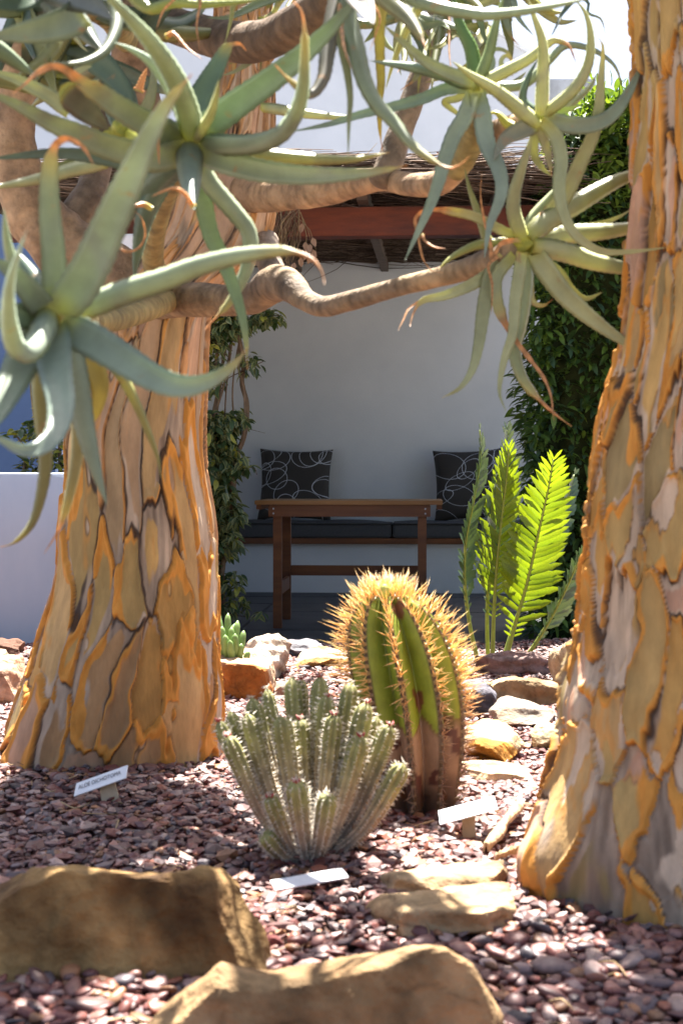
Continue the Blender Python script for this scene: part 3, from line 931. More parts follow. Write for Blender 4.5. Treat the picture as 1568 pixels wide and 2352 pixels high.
def stem(parent, name, pts, D0, D1, radii, colr, seed=0, k=18, rings=0.0, n=None, rough=0.06):
    """limb: px points, px radii; ringed leaf scars when rings > 0"""
    m = len(pts); Ds = np.linspace(D0, D1, m) if np.isscalar(D0) and np.isscalar(D1) else np.array(D0)
    arr = np.array([[*P(x, y, d), r / F * d] for (x, y), d, r in zip(pts, Ds, radii)])
    n = n or max(24, m * 9)
    c = catmull(arr, n)
    cen = c[:, :3]; r = c[:, 3]
    V, Fq = tube_geo(cen, r, k, lambda i, a: 1 + rough * np.array([mnoise.noise(Vector((math.cos(q) * 1.3 + seed, math.sin(q) * 1.3, i * 0.22))) for q in a]) + rings * .12 * (1 if i % 3 == 0 else 0) * (0.5 + 0.5 * np.sin(a * 2 + i * 1.7)))
    cl = np.array(colr)
    nz_ = sn(np.asarray(V), seed + 3, 55, 3)[:, None]
    C = cl[0] * (.5 + .5 * np.clip(nz_, -1, 1)) + cl[1] * (.5 - .5 * np.clip(nz_, -1, 1))
    if rings > 0:
        rr_ = (np.arange(len(V)) // k) % 3 == 0
        an_ = (np.arange(len(V)) % k) * 6.283 / k; ri_ = np.arange(len(V)) // k
        C = np.where(rr_[:, None], C * (0.86 + .14 * np.sin(an_ * 2 + ri_ * 1.7))[:, None], C)
    return mobj(name, V, Fq, M_STEM, parent, np.clip(C, .01, .9))


OCH = [(0.47, 0.30, 0.11), (0.42, 0.28, 0.105), (0.49, 0.31, 0.13), (0.45, 0.255, 0.075), (0.38, 0.265, 0.105)]
PINK = [(0.44, 0.265, 0.16), (0.40, 0.235, 0.11), (0.42, 0.25, 0.08)]
TD = 3.9
tree = empty('quiver_tree', P(250, 1728, TD), 'thick branching quiver tree with peeling golden bark and long grey-green leaves', 'tree')
tree.location.z = BED; reg(tree)
bark_trunk(tree, [(1775, 252, 240), (1735, 252, 234), (1700, 256, 228), (1600, 278, 215), (1500, 290, 196), (1400, 305, 179), (1300, 314, 164), (1200, 315, 158), (1085, 308, 146), (1000, 306, 142), (900, 322, 129), (800, 342, 114), (730, 358, 104), (690, 376, 107), (640, 416, 114), (580, 464, 117), (520, 491, 115), (460, 502, 111), (400, 508, 104), (330, 522, 88), (230, 545, 64), (130, 555, 52), (30, 560, 48), (-90, 565, 46)], TD, 41, 390, 660, 0.052, [(0.1, 2.5), (0.5, 3.2), (0.8, 5.5), (1.2, 8.0), (2.4, 8.0)], OCH + PINK[:2], 0.013, 0.05, zpink=(0.9, 1.25))
TAN = ((0.34, 0.22, 0.14), (0.18, 0.12, 0.08)); GREY = ((0.30, 0.225, 0.16), (0.14, 0.11, 0.085)); OLI = ((0.36, 0.29, 0.12), (0.24, 0.18, 0.08)); ORA = ((0.47, 0.31, 0.18), (0.26, 0.175, 0.115))
stem(tree, 'limb', [(410, 600), (372, 480), (335, 330), (312, 200), (300, 90), (290, -60)], TD, TD - .2, [80, 66, 56, 50, 46, 44], TAN, 5, 30, n=80, rough=.10)
stem(tree, 'limb', [(345, 720), (230, 625), (125, 545), (62, 455), (32, 340), (38, 240), (58, 110), (70, -60)], TD, TD - .1, [88, 84, 72, 62, 52, 46, 42, 40], ORA, 7, 30, n=90, rough=.12)
stem(tree, 'limb', [(130, 560), (190, 470), (215, 420), (235, 330), (240, 230)], TD, TD + .2, [40, 36, 33, 30, 28], GREY, 8, 20, rough=.1)
stem(tree, 'branch', [(365, 700), (400, 690), (450, 688), (520, 690), (585, 684), (628, 652), (662, 655), (700, 688), (745, 704), (800, 692), (870, 672), (950, 650), (1040, 628), (1110, 603), (1170, 580)], 3.72, 2.62, [34, 40, 40, 36, 36, 42, 38, 27, 24, 23, 22, 22, 24, 26, 27], ((0.37, 0.26, 0.15), (0.18, 0.135, 0.10)), 9, 26, .05, 150)
stem(tree, 'branch', [(600, 560), (612, 590), (640, 640), (655, 660)], TD, 3.45, [40, 30, 26, 28], GREY, 10, 20)
stem(tree, 'branch', [(540, 440), (600, 446), (660, 444), (740, 436), (820, 420), (880, 412), (945, 424), (1010, 418), (1052, 380), (1085, 335), (1150, 296), (1225, 275)], TD - .05, 2.55, [46, 42, 39, 38, 32, 26, 27, 29, 29, 26, 24, 22], ORA, 11, 26, .05, 140)
stem(tree, 'branch', [(868, 420), (895, 370), (920, 300), (952, 215), (980, 130), (1000, 50), (1015, -60)], 3.2, 3.3, [24, 30, 29, 27, 25, 23, 22], GREY, 12, 22)
stem(tree, 'branch', [(300, 20), (380, 50), (460, 78), (540, 96), (610, 92), (680, 55), (745, 8), (800, -50)], 3.5, 2.4, [30, 38, 44, 46, 46, 44, 42, 40], ((0.20, 0.13, 0.08), (0.10, 0.07, 0.05)), 13, 24, .06)
stem(tree, 'branch', [(375, 660), (352, 600), (358, 530), (378, 460), (405, 400), (432, 345)], 3.6, 2.24, [26, 25, 24, 24, 25, 22], OLI, 14, 20, .06)
stem(tree, 'branch', [(385, 690), (320, 718), (250, 736), (190, 735), (140, 725)], 3.6, 1.80, [28, 27, 27, 28, 28], OLI, 15, 20, .06)
stem(tree, 'branch', [(1045, 392), (1072, 350), (1090, 295), (1094, 245), (1090, 210)], 2.75, 2.56, [28, 28, 26, 22, 18], OLI, 16, 20, .07)
stem(tree, 'branch', [(290, 90), (250, 40), (180, 10), (100, -30)], 3.7, 2.1, [30, 28, 26, 26], OLI, 17, 18, .06)

RD = 2.62
tree2 = empty('quiver_tree', P(1640, 2060, RD), 'tall single quiver tree trunk with flaking orange, pink and dark grey bark plates', 'tree')
tree2.location.z = BED; reg(tree2)
bark_trunk(tree2, [(2110, 1640, 405), (2050, 1640, 398), (1980, 1638, 390), (1900, 1632, 378), (1800, 1618, 345), (1700, 1602, 302), (1600, 1592, 285), (1500, 1588, 252), (1400, 1582, 230), (1300, 1578, 214), (1200, 1580, 207), (1100, 1583, 202), (1000, 1592, 196), (900, 1606, 190), (800, 1622, 184), (700, 1632, 180), (600, 1640, 176), (500, 1644, 173), (400, 1646, 172), (250, 1650, 167), (100, 1640, 165), (-150, 1634, 164)], RD, 77, 400, 600, 0.038, [(0.1, 2.2), (0.6, 2.8), (1.0, 4.2), (1.8, 6.0)], OCH[:4] + [(0.50, 0.30, 0.20), (0.30, 0.22, 0.10)], 0.014, 0.035, roots=[(math.pi + .35, .14, .25, 0.22, .08)], dark_low=1.0, pbias=.12)

# ------------------------------------------------------------------ aloe leaves
GRN = (0.235, 0.275, 0.185); PAL = (0.37, 0.385, 0.21); DRK = (0.10, 0.145, 0.10); OLV = (0.26, 0.26, 0.10); TEAL = (0.18, 0.25, 0.185)
DRY = np.array((0.50, 0.25, 0.10)); YEL = np.array((0.42, 0.42, 0.06))
rl = random.Random(3)


def aloe_leaf(parent, pts, wpx, D0, D1, dry=0.0, c=GRN, roll=None, bulge=0.0, flip=None, name='leaf'):
    m = len(pts)
    d2 = np.array(pts, float)
    L = np.concatenate([[0], np.cumsum(np.linalg.norm(np.diff(d2, axis=0), axis=1))]); L /= L[-1]
    cp = [P(x, y, D0 + (D1 - D0) * t - bulge * math.sin(math.pi * t)) for (x, y), t in zip(pts, L)]
    n = 44
    cen = catmull(cp, n)
    T = np.gradient(cen, axis=0); T /= np.linalg.norm(T, axis=1)[:, None]
    view = cen - np.array((0, 0, CAMZ)); view /= np.linalg.norm(view, axis=1)[:, None]
    S = np.cross(T, view)
    for i in range(1, n):      # keep continuous through foreshortened parts
        if np.linalg.norm(S[i]) < .15: S[i] = S[i - 1]
        elif S[i].dot(S[i - 1]) < 0 and np.linalg.norm(S[i]) < .3: S[i] = S[i - 1]
    S /= np.linalg.norm(S, axis=1)[:, None]
    for _ in range(3):
        S[1:-1] = (S[:-2] + 2 * S[1:-1] + S[2:]); S /= np.linalg.norm(S, axis=1)[:, None]
    S = S - T * (S * T).sum(1)[:, None]; S /= np.linalg.norm(S, axis=1)[:, None]
    ro = rl.uniform(-.3, .3) if roll is None else roll
    N = np.cross(S, T)
    tt = np.linspace(0, 1, n)
    tw = ro + rl.uniform(-.35, .35) * tt
    S2 = S * np.cos(tw)[:, None] + N * np.sin(tw)[:, None]; N2 = np.cross(S2, T)
    fl = rl.choice([1, -1]) if flip is None else flip
    N2 = N2 * fl
    depth = np.linalg.norm(cen - np.array((0, 0, CAMZ)), axis=1)
    W = 1.13 * wpx / F * depth / max(.82, math.cos(ro))
    pr = (0.82 + 0.18 * np.minimum(1, tt / .12)) * np.clip(1 - tt ** 2.0, 0, 1) ** .82
    if dry > 0:
        s0 = 1 - dry
        k = np.clip((tt - s0) / max(dry, .01), 0, 1)
        pr = np.maximum(pr, .10) * (1 - .45 * np.clip(k * 5, 0, 1)) * (1 + .13 * np.sin(tt * 47 + rl.random() * 6) * (k > 0))
    pr[-1] = .02
    w = W * pr / 2
    us = np.array([-1, -.55, 0, .55, 1]); V = []; C = []
    gcol = np.array(c) * rl.uniform(.9, 1.1)
    for i in range(n):
        th = w[i] * (0.42 if dry < .99 else .25) + .0006
        a = w[i] * (0.42 if tt[i] > 1 - dry else 0.28)
        tooth = 1 + (0.045 if i % 2 else -.02)
        k = np.clip((tt[i] - (1 - dry)) * 14, 0, 1) if dry > 0 else 0
        base = np.clip(1 - tt[i] / .10, 0, 1)
        cc = gcol * (1 - base * .75) + YEL * base * .75
        cc = cc * (1 - k) + DRY * k * (1 + .25 * math.sin(i * 2.1))
        if dry > 0:
            k2 = np.exp(-((tt[i] - (1 - dry)) / .08) ** 2) * (1 - k) * .5
            cc = cc * (1 - k2) + np.array((.45, .36, .10)) * k2
        for u in us:
            q = u * (tooth if abs(u) == 1 else 1)
            V.append(cen[i] + S2[i] * q * w[i] + N2[i] * a * u * u); C.append(cc * (1.12 if abs(u) == 1 else 1))
        for u in us[::-1][1:-1]:
            V.append(cen[i] + S2[i] * u * w[i] + N2[i] * (a * u * u - th * (1 - u * u))); C.append(cc)
    K = 8; Fq = []
    for i in range(n - 1):
        for j in range(K):
            j2 = (j + 1) % K
            Fq.append((i * K + j, i * K + j2, (i + 1) * K + j2, (i + 1) * K + j))
    Fq.append(tuple(range(K))); Fq.append(tuple((n - 1) * K + j for j in range(K))[::-1])
    return mobj(name, V, Fq, M_ALOE, parent, np.clip(np.array(C), .01, .9))


def core(parent, x, y, D, rpx, axis):
    """crown: overlapping leaf bases around the growing tip"""
    p = P(x, y, D); r = rpx / F * D
    bm = bmesh.new(); bmesh.ops.create_icosphere(bm, subdivisions=3, radius=1)
    V = []; C = []
    ax = Vector(axis).normalized(); q = ax.to_track_quat('Z', 'Y')
    for v in bm.verts:
        a = math.atan2(v.co.y, v.co.x)
        k = 1 + .16 * math.sin(a * 5 + v.co.z * 3) + .1 * mnoise.noise(v.co * 3)
        w_ = q @ Vector((v.co.x * k * .8, v.co.y * k * .8, v.co.z * 1.5))
        V.append(p + w_ * r)
        n_ = .5 + .5 * mnoise.noise(v.co * 2.5 + Vector((x, y, 0)))
        C.append(np.array((0.42, 0.40, 0.05)) * n_ + np.array((0.16, 0.20, 0.05)) * (1 - n_))
    bm.verts.index_update()
    o = mobj('rosette', V, [[v.index for v in f.verts] for f in bm.faces], M_CORE, parent, np.array(C)); bm.free()
    return o


# each rosette: crown (x, y, depth, radius px, axis) and leaves (points, width px, D0, D1, dry, colour, bulge)
ROS = []
ROS.append(((437, 335, 2.24, 24, (.2, -.8, .4)), [
    ([(452, 318), (500, 270), (565, 222), (628, 177), (697, 122), (754, 68), (805, 11), (840, -40)], 58, 2.22, 1.9, 0, TEAL, 0),
    ([(450, 328), (511, 333), (582, 331), (640, 311), (674, 271), (694, 214), (699, 142), (699, 71), (691, 23), (665, -3)], 44, 2.22, 1.75, .14, GRN, .05),
    ([(450, 345), (520, 372), (600, 392), (700, 402), (800, 400), (870, 392), (936, 380)], 50, 2.2, 1.9, .07, GRN, 0),
    ([(465, 342), (560, 352), (640, 360), (731, 366), (805, 366), (850, 359), (894, 350)], 34, 2.26, 2.25, .05, OLV, 0),
    ([(436, 330), (436, 376), (439, 433), (446, 482)], 56, 2.2, 1.98, 0, (0.24, .30, .27), 0),
    ([(455, 360), (480, 415), (513, 456), (547, 496), (571, 530), (575, 576), (562, 630), (530, 690), (500, 725), (470, 757)], 38, 2.25, 2.3, .14, GRN, 0),
    ([(450, 380), (479, 524), (503, 580), (525, 633), (545, 690), (558, 740), (565, 790), (568, 848)], 38, 2.3, 2.2, .08, (0.2, .26, .12), 0),
    ([(425, 325), (328, 279), (271, 245), (222, 211), (182, 185), (154, 162), (120, 152), (85, 168), (57, 194), (31, 214)], 56, 2.22, 1.8, .36, GRN, .05),
    ([(160, 257), (114, 222), (71, 200), (34, 182), (0, 171), (-40, 160)], 32, 2.4, 2.3, 0, PAL, 0),
    ([(425, 345), (360, 362), (313, 352), (242, 333), (185, 308), (114, 279), (57, 248), (0, 222), (-40, 205)], 56, 2.2, 1.9, 0, GRN, 0),
    ([(415, 358), (330, 378), (250, 364), (170, 353), (110, 352), (40, 358), (-30, 366)], 34, 2.4, 2.2, 0, (.11, .16, .13), 0),
    ([(250, 372), (170, 390), (105, 408), (50, 420), (0, 428), (-40, 432)], 30, 2.5, 2.3, 0, PAL, 0),
    ([(440, 325), (430, 262), (407, 197), (377, 142), (337, 87), (297, 42), (252, -4), (205, -50)], 50, 2.2, 1.7, 0, GRN, .04),
    ([(436, 318), (418, 260), (388, 200), (345, 142), (300, 113), (262, 97)], 30, 2.25, 2.0, 0, (.24, .30, .23), 0),
    ([(437, 320), (449, 245), (471, 200), (497, 154), (517, 117), (531, 103), (551, 101), (566, 117)], 50, 2.26, 2.35, .17, (.13, .19, .11), 0),
    ([(448, 322), (480, 268), (494, 228), (503, 182)], 23, 2.18, 1.9, 0, PAL, 0),
    ([(425, 350), (372, 395), (322, 450), (272, 510), (230, 568)], 58, 2.3, 2.55, 0, DRK, 0),  # leaf facing away: its shade is put into the dark colour
    ([(425, 352), (372, 420), (335, 500), (316, 590), (308, 645)], 50, 2.35, 2.5, 0, DRK, 0),
    ([(362, 315), (364, 345), (366, 380)], 12, 2.1, 2.08, 1.0, GRN, 0),
    ([(446, 476), (425, 445), (400, 432), (372, 440), (348, 452)], 15, 1.98, 1.94, 1.0, GRN, 0),
    ([(350, 480), (325, 470), (275, 490), (258, 525), (275, 570), (310, 575), (333, 545), (325, 500), (295, 475)], 13, 2.3, 2.1, 1.0, GRN, 0),
]))
ROS.append(((122, 725, 1.80, 26, (.1, -.9, .3)), [
    ([(130, 718), (170, 672), (212, 602), (258, 500), (303, 400), (343, 312), (385, 237), (441, 170)], 80, 1.78, 1.45, .07, (.25, .31, .27), 0),
    ([(135, 748), (215, 787), (293, 834), (352, 869), (410, 888), (469, 881), (528, 846), (569, 800)], 72, 1.78, 1.6, .05, (.25, .31, .24), 0),
    ([(165, 722), (230, 692), (300, 665), (375, 641), (450, 612), (550, 586), (650, 576), (710, 590), (738, 621), (745, 654)], 52, 1.8, 1.6, .2, GRN, 0),
    ([(112, 715), (98, 765), (70, 806), (38, 795), (22, 740), (22, 660), (40, 590), (63, 528)], 54, 1.78, 1.45, 0, (.28, .33, .26), .1),
    ([(118, 700), (124, 655), (122, 575), (114, 490), (113, 405), (122, 345), (140, 322), (165, 320), (195, 342), (216, 380)], 50, 1.8, 1.7, .34, GRN, 0),
    ([(90, 705), (42, 640), (18, 560), (9, 478)], 28, 1.78, 1.7, 0, GRN, 0),
    ([(105, 715), (60, 660), (20, 620), (-30, 590)], 54, 1.78, 1.6, 0, (.22, .28, .22), 0),
    ([(105, 725), (50, 725), (0, 735), (-50, 750)], 60, 1.8, 1.65, 0, (.2, .27, .18), 0),
    ([(118, 700), (85, 640), (55, 600), (20, 560)], 40, 1.82, 1.9, 0, DRK, 0),
    ([(118, 750), (130, 850), (142, 930), (128, 995), (95, 1028), (55, 1036), (10, 1015), (-35, 985)], 74, 1.78, 1.48, 0, (.25, .31, .25), .05),
    ([(95, 755), (62, 815), (30, 880), (0, 945), (-30, 1000)], 78, 1.78, 1.6, 0, (.25, .31, .23), 0),
    ([(150, 765), (175, 870), (193, 970), (215, 1060), (235, 1125), (246, 1160)], 54, 1.84, 1.85, 0, (.19, .24, .17), 0),
    ([(112, 760), (95, 850), (97, 950), (105, 1040), (98, 1120), (75, 1200), (35, 1245), (-4, 1258)], 36, 1.88, 2.0, .08, (.19, .19, .08), 0),
    ([(150, 790), (170, 900), (180, 1000), (168, 1100), (140, 1205), (102, 1272)], 32, 1.9, 2.0, .22, (.25, .23, .11), 0),
    ([(165, 770), (205, 820), (228, 880), (226, 930), (212, 975)], 50, 1.95, 2.0, 0, (.36, .30, .08), 0),
    ([(150, 745), (215, 800), (270, 850), (308, 915), (338, 985), (362, 1050), (370, 1098)], 25, 1.82, 2.0, 0, OLV, 0),
]))
ROS.append(((1196, 562, 2.64, 30, (.85, -.4, .2)), [
    ([(1212, 548), (1258, 506), (1320, 471), (1378, 437), (1429, 411), (1475, 398), (1540, 390)], 44, 2.62, 2.75, 0, PAL, 0),
    ([(1225, 556), (1280, 540), (1320, 535), (1392, 530), (1468, 520), (1540, 508)], 40, 2.65, 2.8, 0, PAL, 0),
    ([(1222, 566), (1292, 578), (1363, 601), (1457, 619), (1540, 624)], 42, 2.62, 2.7, 0, PAL, 0),
    ([(1222, 575), (1258, 627), (1302, 682), (1370, 740), (1436, 786), (1490, 815)], 44, 2.63, 2.6, 0, PAL, 0),
    ([(1225, 590), (1278, 622), (1312, 665), (1345, 686), (1383, 671)], 22, 2.75, 2.8, 0, PAL, 0),
    ([(1180, 580), (1135, 620), (1118, 670), (1108, 725), (1099, 792), (1084, 850), (1055, 892), (1014, 914)], 33, 2.64, 2.5, .04, PAL, 0),
    ([(1197, 580), (1192, 620), (1181, 690), (1176, 762), (1158, 818), (1147, 873), (1147, 909), (1161, 944)], 27, 2.6, 2.5, 0, PAL, 0),
    ([(1206, 580), (1204, 671), (1193, 748), (1182, 800), (1199, 865), (1238, 917), (1282, 957), (1313, 980)], 36, 2.64, 2.5, .26, (.28, .32, .17), 0),
    ([(1180, 585), (1143, 630), (1138, 671), (1151, 726), (1180, 777), (1213, 821), (1246, 865), (1264, 909), (1271, 966)], 25, 2.62, 2.5, .66, PAL, 0),
    ([(1190, 545), (1145, 525), (1093, 498), (1050, 487), (1008, 481), (971, 485), (952, 504), (957, 530), (962, 558), (971, 595), (991, 622), (1017, 626)], 21, 2.64, 2.5, .62, PAL, 0),
    ([(967, 538), (978, 556), (998, 568), (1023, 571)], 10, 2.55, 2.5, 1.0, PAL, 0),
    ([(1180, 560), (1105, 561), (1065, 575), (1031, 595), (1006, 619)], 23, 2.66, 2.6, .03, (.3, .32, .1), 0),
    ([(1175, 585), (1121, 630), (1077, 656), (1022, 678), (971, 690), (949, 719), (941, 750)], 28, 2.66, 2.5, .2, PAL, 0),
    ([(972, 688), (940, 708), (926, 735), (914, 758)], 10, 2.55, 2.5, 1.0, PAL, 0),
    ([(1200, 545), (1181, 492), (1181, 447), (1195, 396), (1212, 344), (1223, 300)], 31, 2.6, 2.5, 0, PAL, 0),
    ([(1188, 548), (1127, 560), (1105, 515), (1090, 472), (1076, 430), (1066, 385)], 23, 2.68, 2.7, 0, OLV, 0),
    ([(1215, 545), (1262, 490), (1300, 440), (1330, 375), (1360, 310), (1373, 255), (1378, 190), (1383, 130), (1382, 100), (1370, 84)], 34, 2.68, 2.5, .05, PAL, 0),
    ([(1240, 555), (1300, 530), (1383, 512), (1420, 498), (1450, 480)], 18, 2.85, 2.9, 0, PAL, 0),
    ([(1205, 545), (1228, 500), (1262, 455), (1292, 415)], 32, 2.78, 2.8, 0, (.28, .32, .18), 0),
    ([(1212, 580), (1216, 640), (1223, 690), (1246, 701), (1269, 687)], 22, 2.7, 2.7, .12, PAL, 0),
    ([(1150, 585), (1122, 610), (1130, 655), (1128, 722)], 11, 2.6, 2.55, 1.0, PAL, 0),
    ([(1195, 550), (1150, 560), (1128, 600), (1126, 560), (1113, 515), (1103, 450), (1106, 395)], 14, 2.6, 2.6, 1.0, PAL, 0),
]))
ROS.append(((1238, 274, 2.52, 16, (.5, -.6, .4)), [
    ([(1243, 265), (1246, 185), (1248, 128), (1243, 85), (1226, 37), (1208, -10)], 27, 2.5, 2.4, 0, PAL, 0),
    ([(1250, 262), (1306, 217), (1338, 177), (1355, 128), (1355, 71), (1343, 28), (1318, -4)], 25, 2.5, 2.4, 0, PAL, 0),
    ([(1248, 270), (1306, 287), (1363, 285), (1406, 262), (1440, 217), (1463, 171), (1474, 144)], 35, 2.5, 2.6, 0, GRN, 0),
    ([(1252, 262), (1298, 245), (1326, 225), (1355, 197), (1370, 168)], 19, 2.55, 2.6, 0, PAL, 0),
    ([(1252, 266), (1290, 256), (1312, 250), (1338, 238)], 17, 2.52, 2.5, 0, (.26, .33, .1), 0),
    ([(1234, 288), (1194, 252), (1137, 206), (1080, 171), (1038, 141)], 31, 2.5, 2.35, 0, PAL, 0),
    ([(1228, 284), (1170, 312), (1146, 340), (1134, 368)], 37, 2.5, 2.45, 0, (.22, .22, .15), 0),
    ([(1243, 278), (1262, 295), (1281, 324), (1289, 373), (1284, 424), (1292, 481), (1315, 530), (1349, 561), (1392, 578), (1463, 576), (1530, 568)], 29, 2.5, 2.4, 0, PAL, 0),
    ([(1240, 285), (1246, 315), (1258, 358), (1266, 404)], 20, 2.55, 2.6, .1, (.33, .33, .2), 0),
    ([(1234, 290), (1224, 330), (1228, 362), (1246, 388), (1268, 405)], 21, 2.62, 2.7, 0, PAL, 0),
    ([(1236, 262), (1200, 230), (1212, 178), (1234, 136)], 18, 2.6, 2.6, 0, DRK, 0),
    ([(1234, 282), (1200, 300), (1165, 285), (1140, 260), (1120, 262)], 26, 2.56, 2.6, 0, (.4, .38, .06), 0),
]))
ROS.append(((1090, 202, 2.56, 17, (.1, -.5, .7)), [
    ([(1085, 196), (1023, 171), (966, 157), (909, 148), (849, 139)], 29, 2.55, 2.4, 0, TEAL, 0),
    ([(1085, 203), (1023, 205), (966, 228), (894, 247), (823, 264), (754, 285), (665, 303)], 24, 2.55, 2.4, 0, TEAL, 0),
    ([(1085, 190), (1023, 165), (980, 143), (937, 108), (903, 77), (879, 56)], 26, 2.54, 2.35, 0, (.24, .27, .18), 0),
    ([(1092, 185), (1080, 114), (1060, 71), (1045, 28), (1038, -25)], 30, 2.6, 2.6, 0, (.12, .2, .07), 0),
    ([(1098, 185), (1120, 128), (1131, 85), (1145, 28), (1158, -15)], 23, 2.55, 2.5, 0, (.2, .26, .13), 0),
    ([(1100, 195), (1165, 160), (1213, 134), (1258, 99), (1276, 91), (1306, 105), (1324, 150)], 26, 2.55, 2.45, .28, PAL, 0),
    ([(1100, 198), (1200, 195), (1262, 138), (1298, 106), (1349, 111), (1392, 134), (1416, 162), (1429, 208)], 20, 2.65, 2.6, .05, GRN, 0),
    ([(1094, 210), (1106, 270), (1116, 330), (1140, 380), (1150, 420), (1145, 460), (1125, 510), (1117, 550), (1112, 592)], 38, 2.5, 2.4, 0, (.24, .29, .22), 0),
    ([(1088, 212), (1066, 271), (1042, 310), (1019, 373), (1008, 415), (991, 464), (965, 521), (930, 597)], 34, 2.5, 2.35, 0, GRN, 0),
    ([(1098, 192), (1130, 150), (1126, 118), (1150, 113), (1172, 128), (1182, 165)], 12, 2.7, 2.75, .2, GRN, 0),
    ([(1098, 196), (1150, 178), (1150, 140), (1164, 128), (1180, 150), (1176, 178)], 12, 2.7, 2.7, .3, PAL, 0),
    ([(1100, 205), (1150, 205), (1180, 190), (1208, 165)], 18, 2.7, 2.8, 0, PAL, 0),
    ([(1086, 206), (1050, 225), (1020, 235), (1060, 270), (1072, 292)], 16, 2.62, 2.7, 0, PAL, 0),
]))
ROS.append(((800, -60, 2.2, 40, (0, -.5, .6)), [
    ([(795, -50), (800, 40), (818, 110), (835, 180), (862, 235), (905, 282), (945, 332), (985, 364), (1030, 386), (1058, 377), (1078, 358)], 38, 2.1, 1.9, .15, (.21, .25, .16), 0),
    ([(788, -50), (783, 85), (797, 171), (803, 228), (800, 285), (799, 358)], 22, 2.1, 2.0, 0, (.26, .28, .14), 0),
    ([(815, -60), (870, 0), (870, 71), (872, 143), (874, 194), (870, 240), (872, 300), (878, 348)], 24, 2.3, 2.7, .1, (.34, .32, .10), 0),
    ([(830, -60), (930, -10), (994, 14), (1051, 26), (1122, 34), (1207, 25), (1292, 9), (1375, -10)], 30, 2.1, 1.85, 0, (.27, .32, .22), 0),
    ([(830, -50), (890, 0), (937, 43), (966, 85), (978, 118)], 42, 2.15, 2.0, .16, (.24, .25, .16), 0),
    ([(830, -90), (985, -40), (951, 34), (926, 85), (903, 143), (885, 205)], 26, 2.4, 2.8, 0, (.3, .31, .14), 0),
    ([(800, -50), (830, 8), (858, 54)], 64, 2.1, 1.7, 0, (.16, .15, .13), 0),
    ([(790, -50), (768, 40), (752, 120), (742, 180), (712, 217), (668, 187), (630, 147)], 38, 2.12, 1.95, .1, (.15, .14, .10), 0),
    ([(780, -50), (783, 50), (790, 110), (808, 160)], 20, 2.14, 1.92, 1.0, GRN, 0),
    ([(805, -55), (868, 30), (862, 80), (848, 118)], 11, 2.15, 2.1, 1.0, GRN, 0),
]))
ROS.append(((1015, -70, 3.0, 34, (0, -.3, .8)), [
    ([(1015, -60), (1015, 20), (1008, 85), (997, 148), (990, 210)], 28, 3.0, 2.8, .05, (.2, .22, .09), 0),
    ([(1018, -60), (1031, 40), (1031, 114), (1036, 165)], 14, 2.98, 2.8, 1.0, GRN, 0),
    ([(1025, -60), (1090, 20), (1110, 80), (1122, 115)], 22, 3.0, 2.9, .0, (.2, .25, .1), 0),
    ([(1022, -60), (1070, 30), (1086, 110), (1092, 150)], 20, 3.05, 3.0, .0, (.2, .24, .1), 0),
    ([(1030, -60), (1160, -20), (1190, 40), (1225, 82)], 22, 3.0, 2.8, 0, GRN, 0),
    ([(1030, -60), (1300, -30), (1285, 40), (1262, 90)], 20, 3.0, 2.7, 0, DRK, 0),
    ([(1040, -60), (1320, -10), (1350, 30), (1380, 45), (1392, 95)], 12, 3.0, 2.8, .1, DRK, 0),
]))
ROS.append(((95, -60, 2.15, 34, (0, -.6, .5)), [
    ([(110, -45), (60, 0), (20, 8), (-40, 12)], 44, 2.1, 1.9, 0, DRK, 0),
    ([(190, 30), (150, 52), (100, 66), (40, 76), (-30, 86)], 62, 2.0, 1.85, 0, GRN, 0),
    ([(110, -40), (142, 18), (185, 58), (215, 95), (238, 118)], 60, 2.1, 2.0, 0, (.10, .13, .09), 0),
    ([(100, -45), (160, -15), (215, 10), (262, 45)], 70, 2.05, 1.85, 0, (.11, .12, .09), 0),
    ([(255, -40), (268, 43), (260, 85), (237, 120), (200, 140), (160, 146), (122, 142)], 28, 2.1, 1.9, 0, (.17, .2, .13), 0),
    ([(-40, 90), (0, 114), (40, 143), (90, 182)], 36, 2.1, 2.2, 0, (.17, .22, .14), 0),
    ([(210, 130), (250, 165), (288, 215), (308, 255)], 52, 2.6, 2.6, 0, DRK, 0),
    ([(150, 205), (182, 238), (215, 268), (250, 298)], 58, 1.9, 2.2, 0, (.12, .11, .08), 0),
    ([(110, 85), (140, 88), (168, 84), (190, 108), (205, 120)], 12, 2.6, 2.6, 0, PAL, 0),
    ([(170, 170), (190, 158), (212, 152)], 14, 2.5, 2.5, 0, PAL, 0),
    ([(280, -30), (340, 20), (395, 8), (470, 11), (560, 4), (610, -6)], 24, 2.4, 2.3, 0, (.27, .3, .1), 0),
    ([(300, -30), (430, -30), (460, -4), (452, 57), (459, 116)], 15, 2.4, 2.3, .5, (.27, .3, .1), 0),
    ([(330, -30), (535, -20), (534, 20), (528, 57), (517, 98)], 19, 2.5, 2.5, 0, OLV, 0),
    ([(330, -20), (400, -10), (375, 25), (362, 60), (360, 72)], 12, 2.3, 2.25, 1.0, OLV, 0),
    ([(380, 85), (400, 78), (430, 110), (465, 136)], 14, 2.4, 2.35, 1.0, OLV, 0),
    ([(318, 210), (328, 180), (338, 155)], 26, 2.6, 2.6, 1.0, OLV, 0),
]))
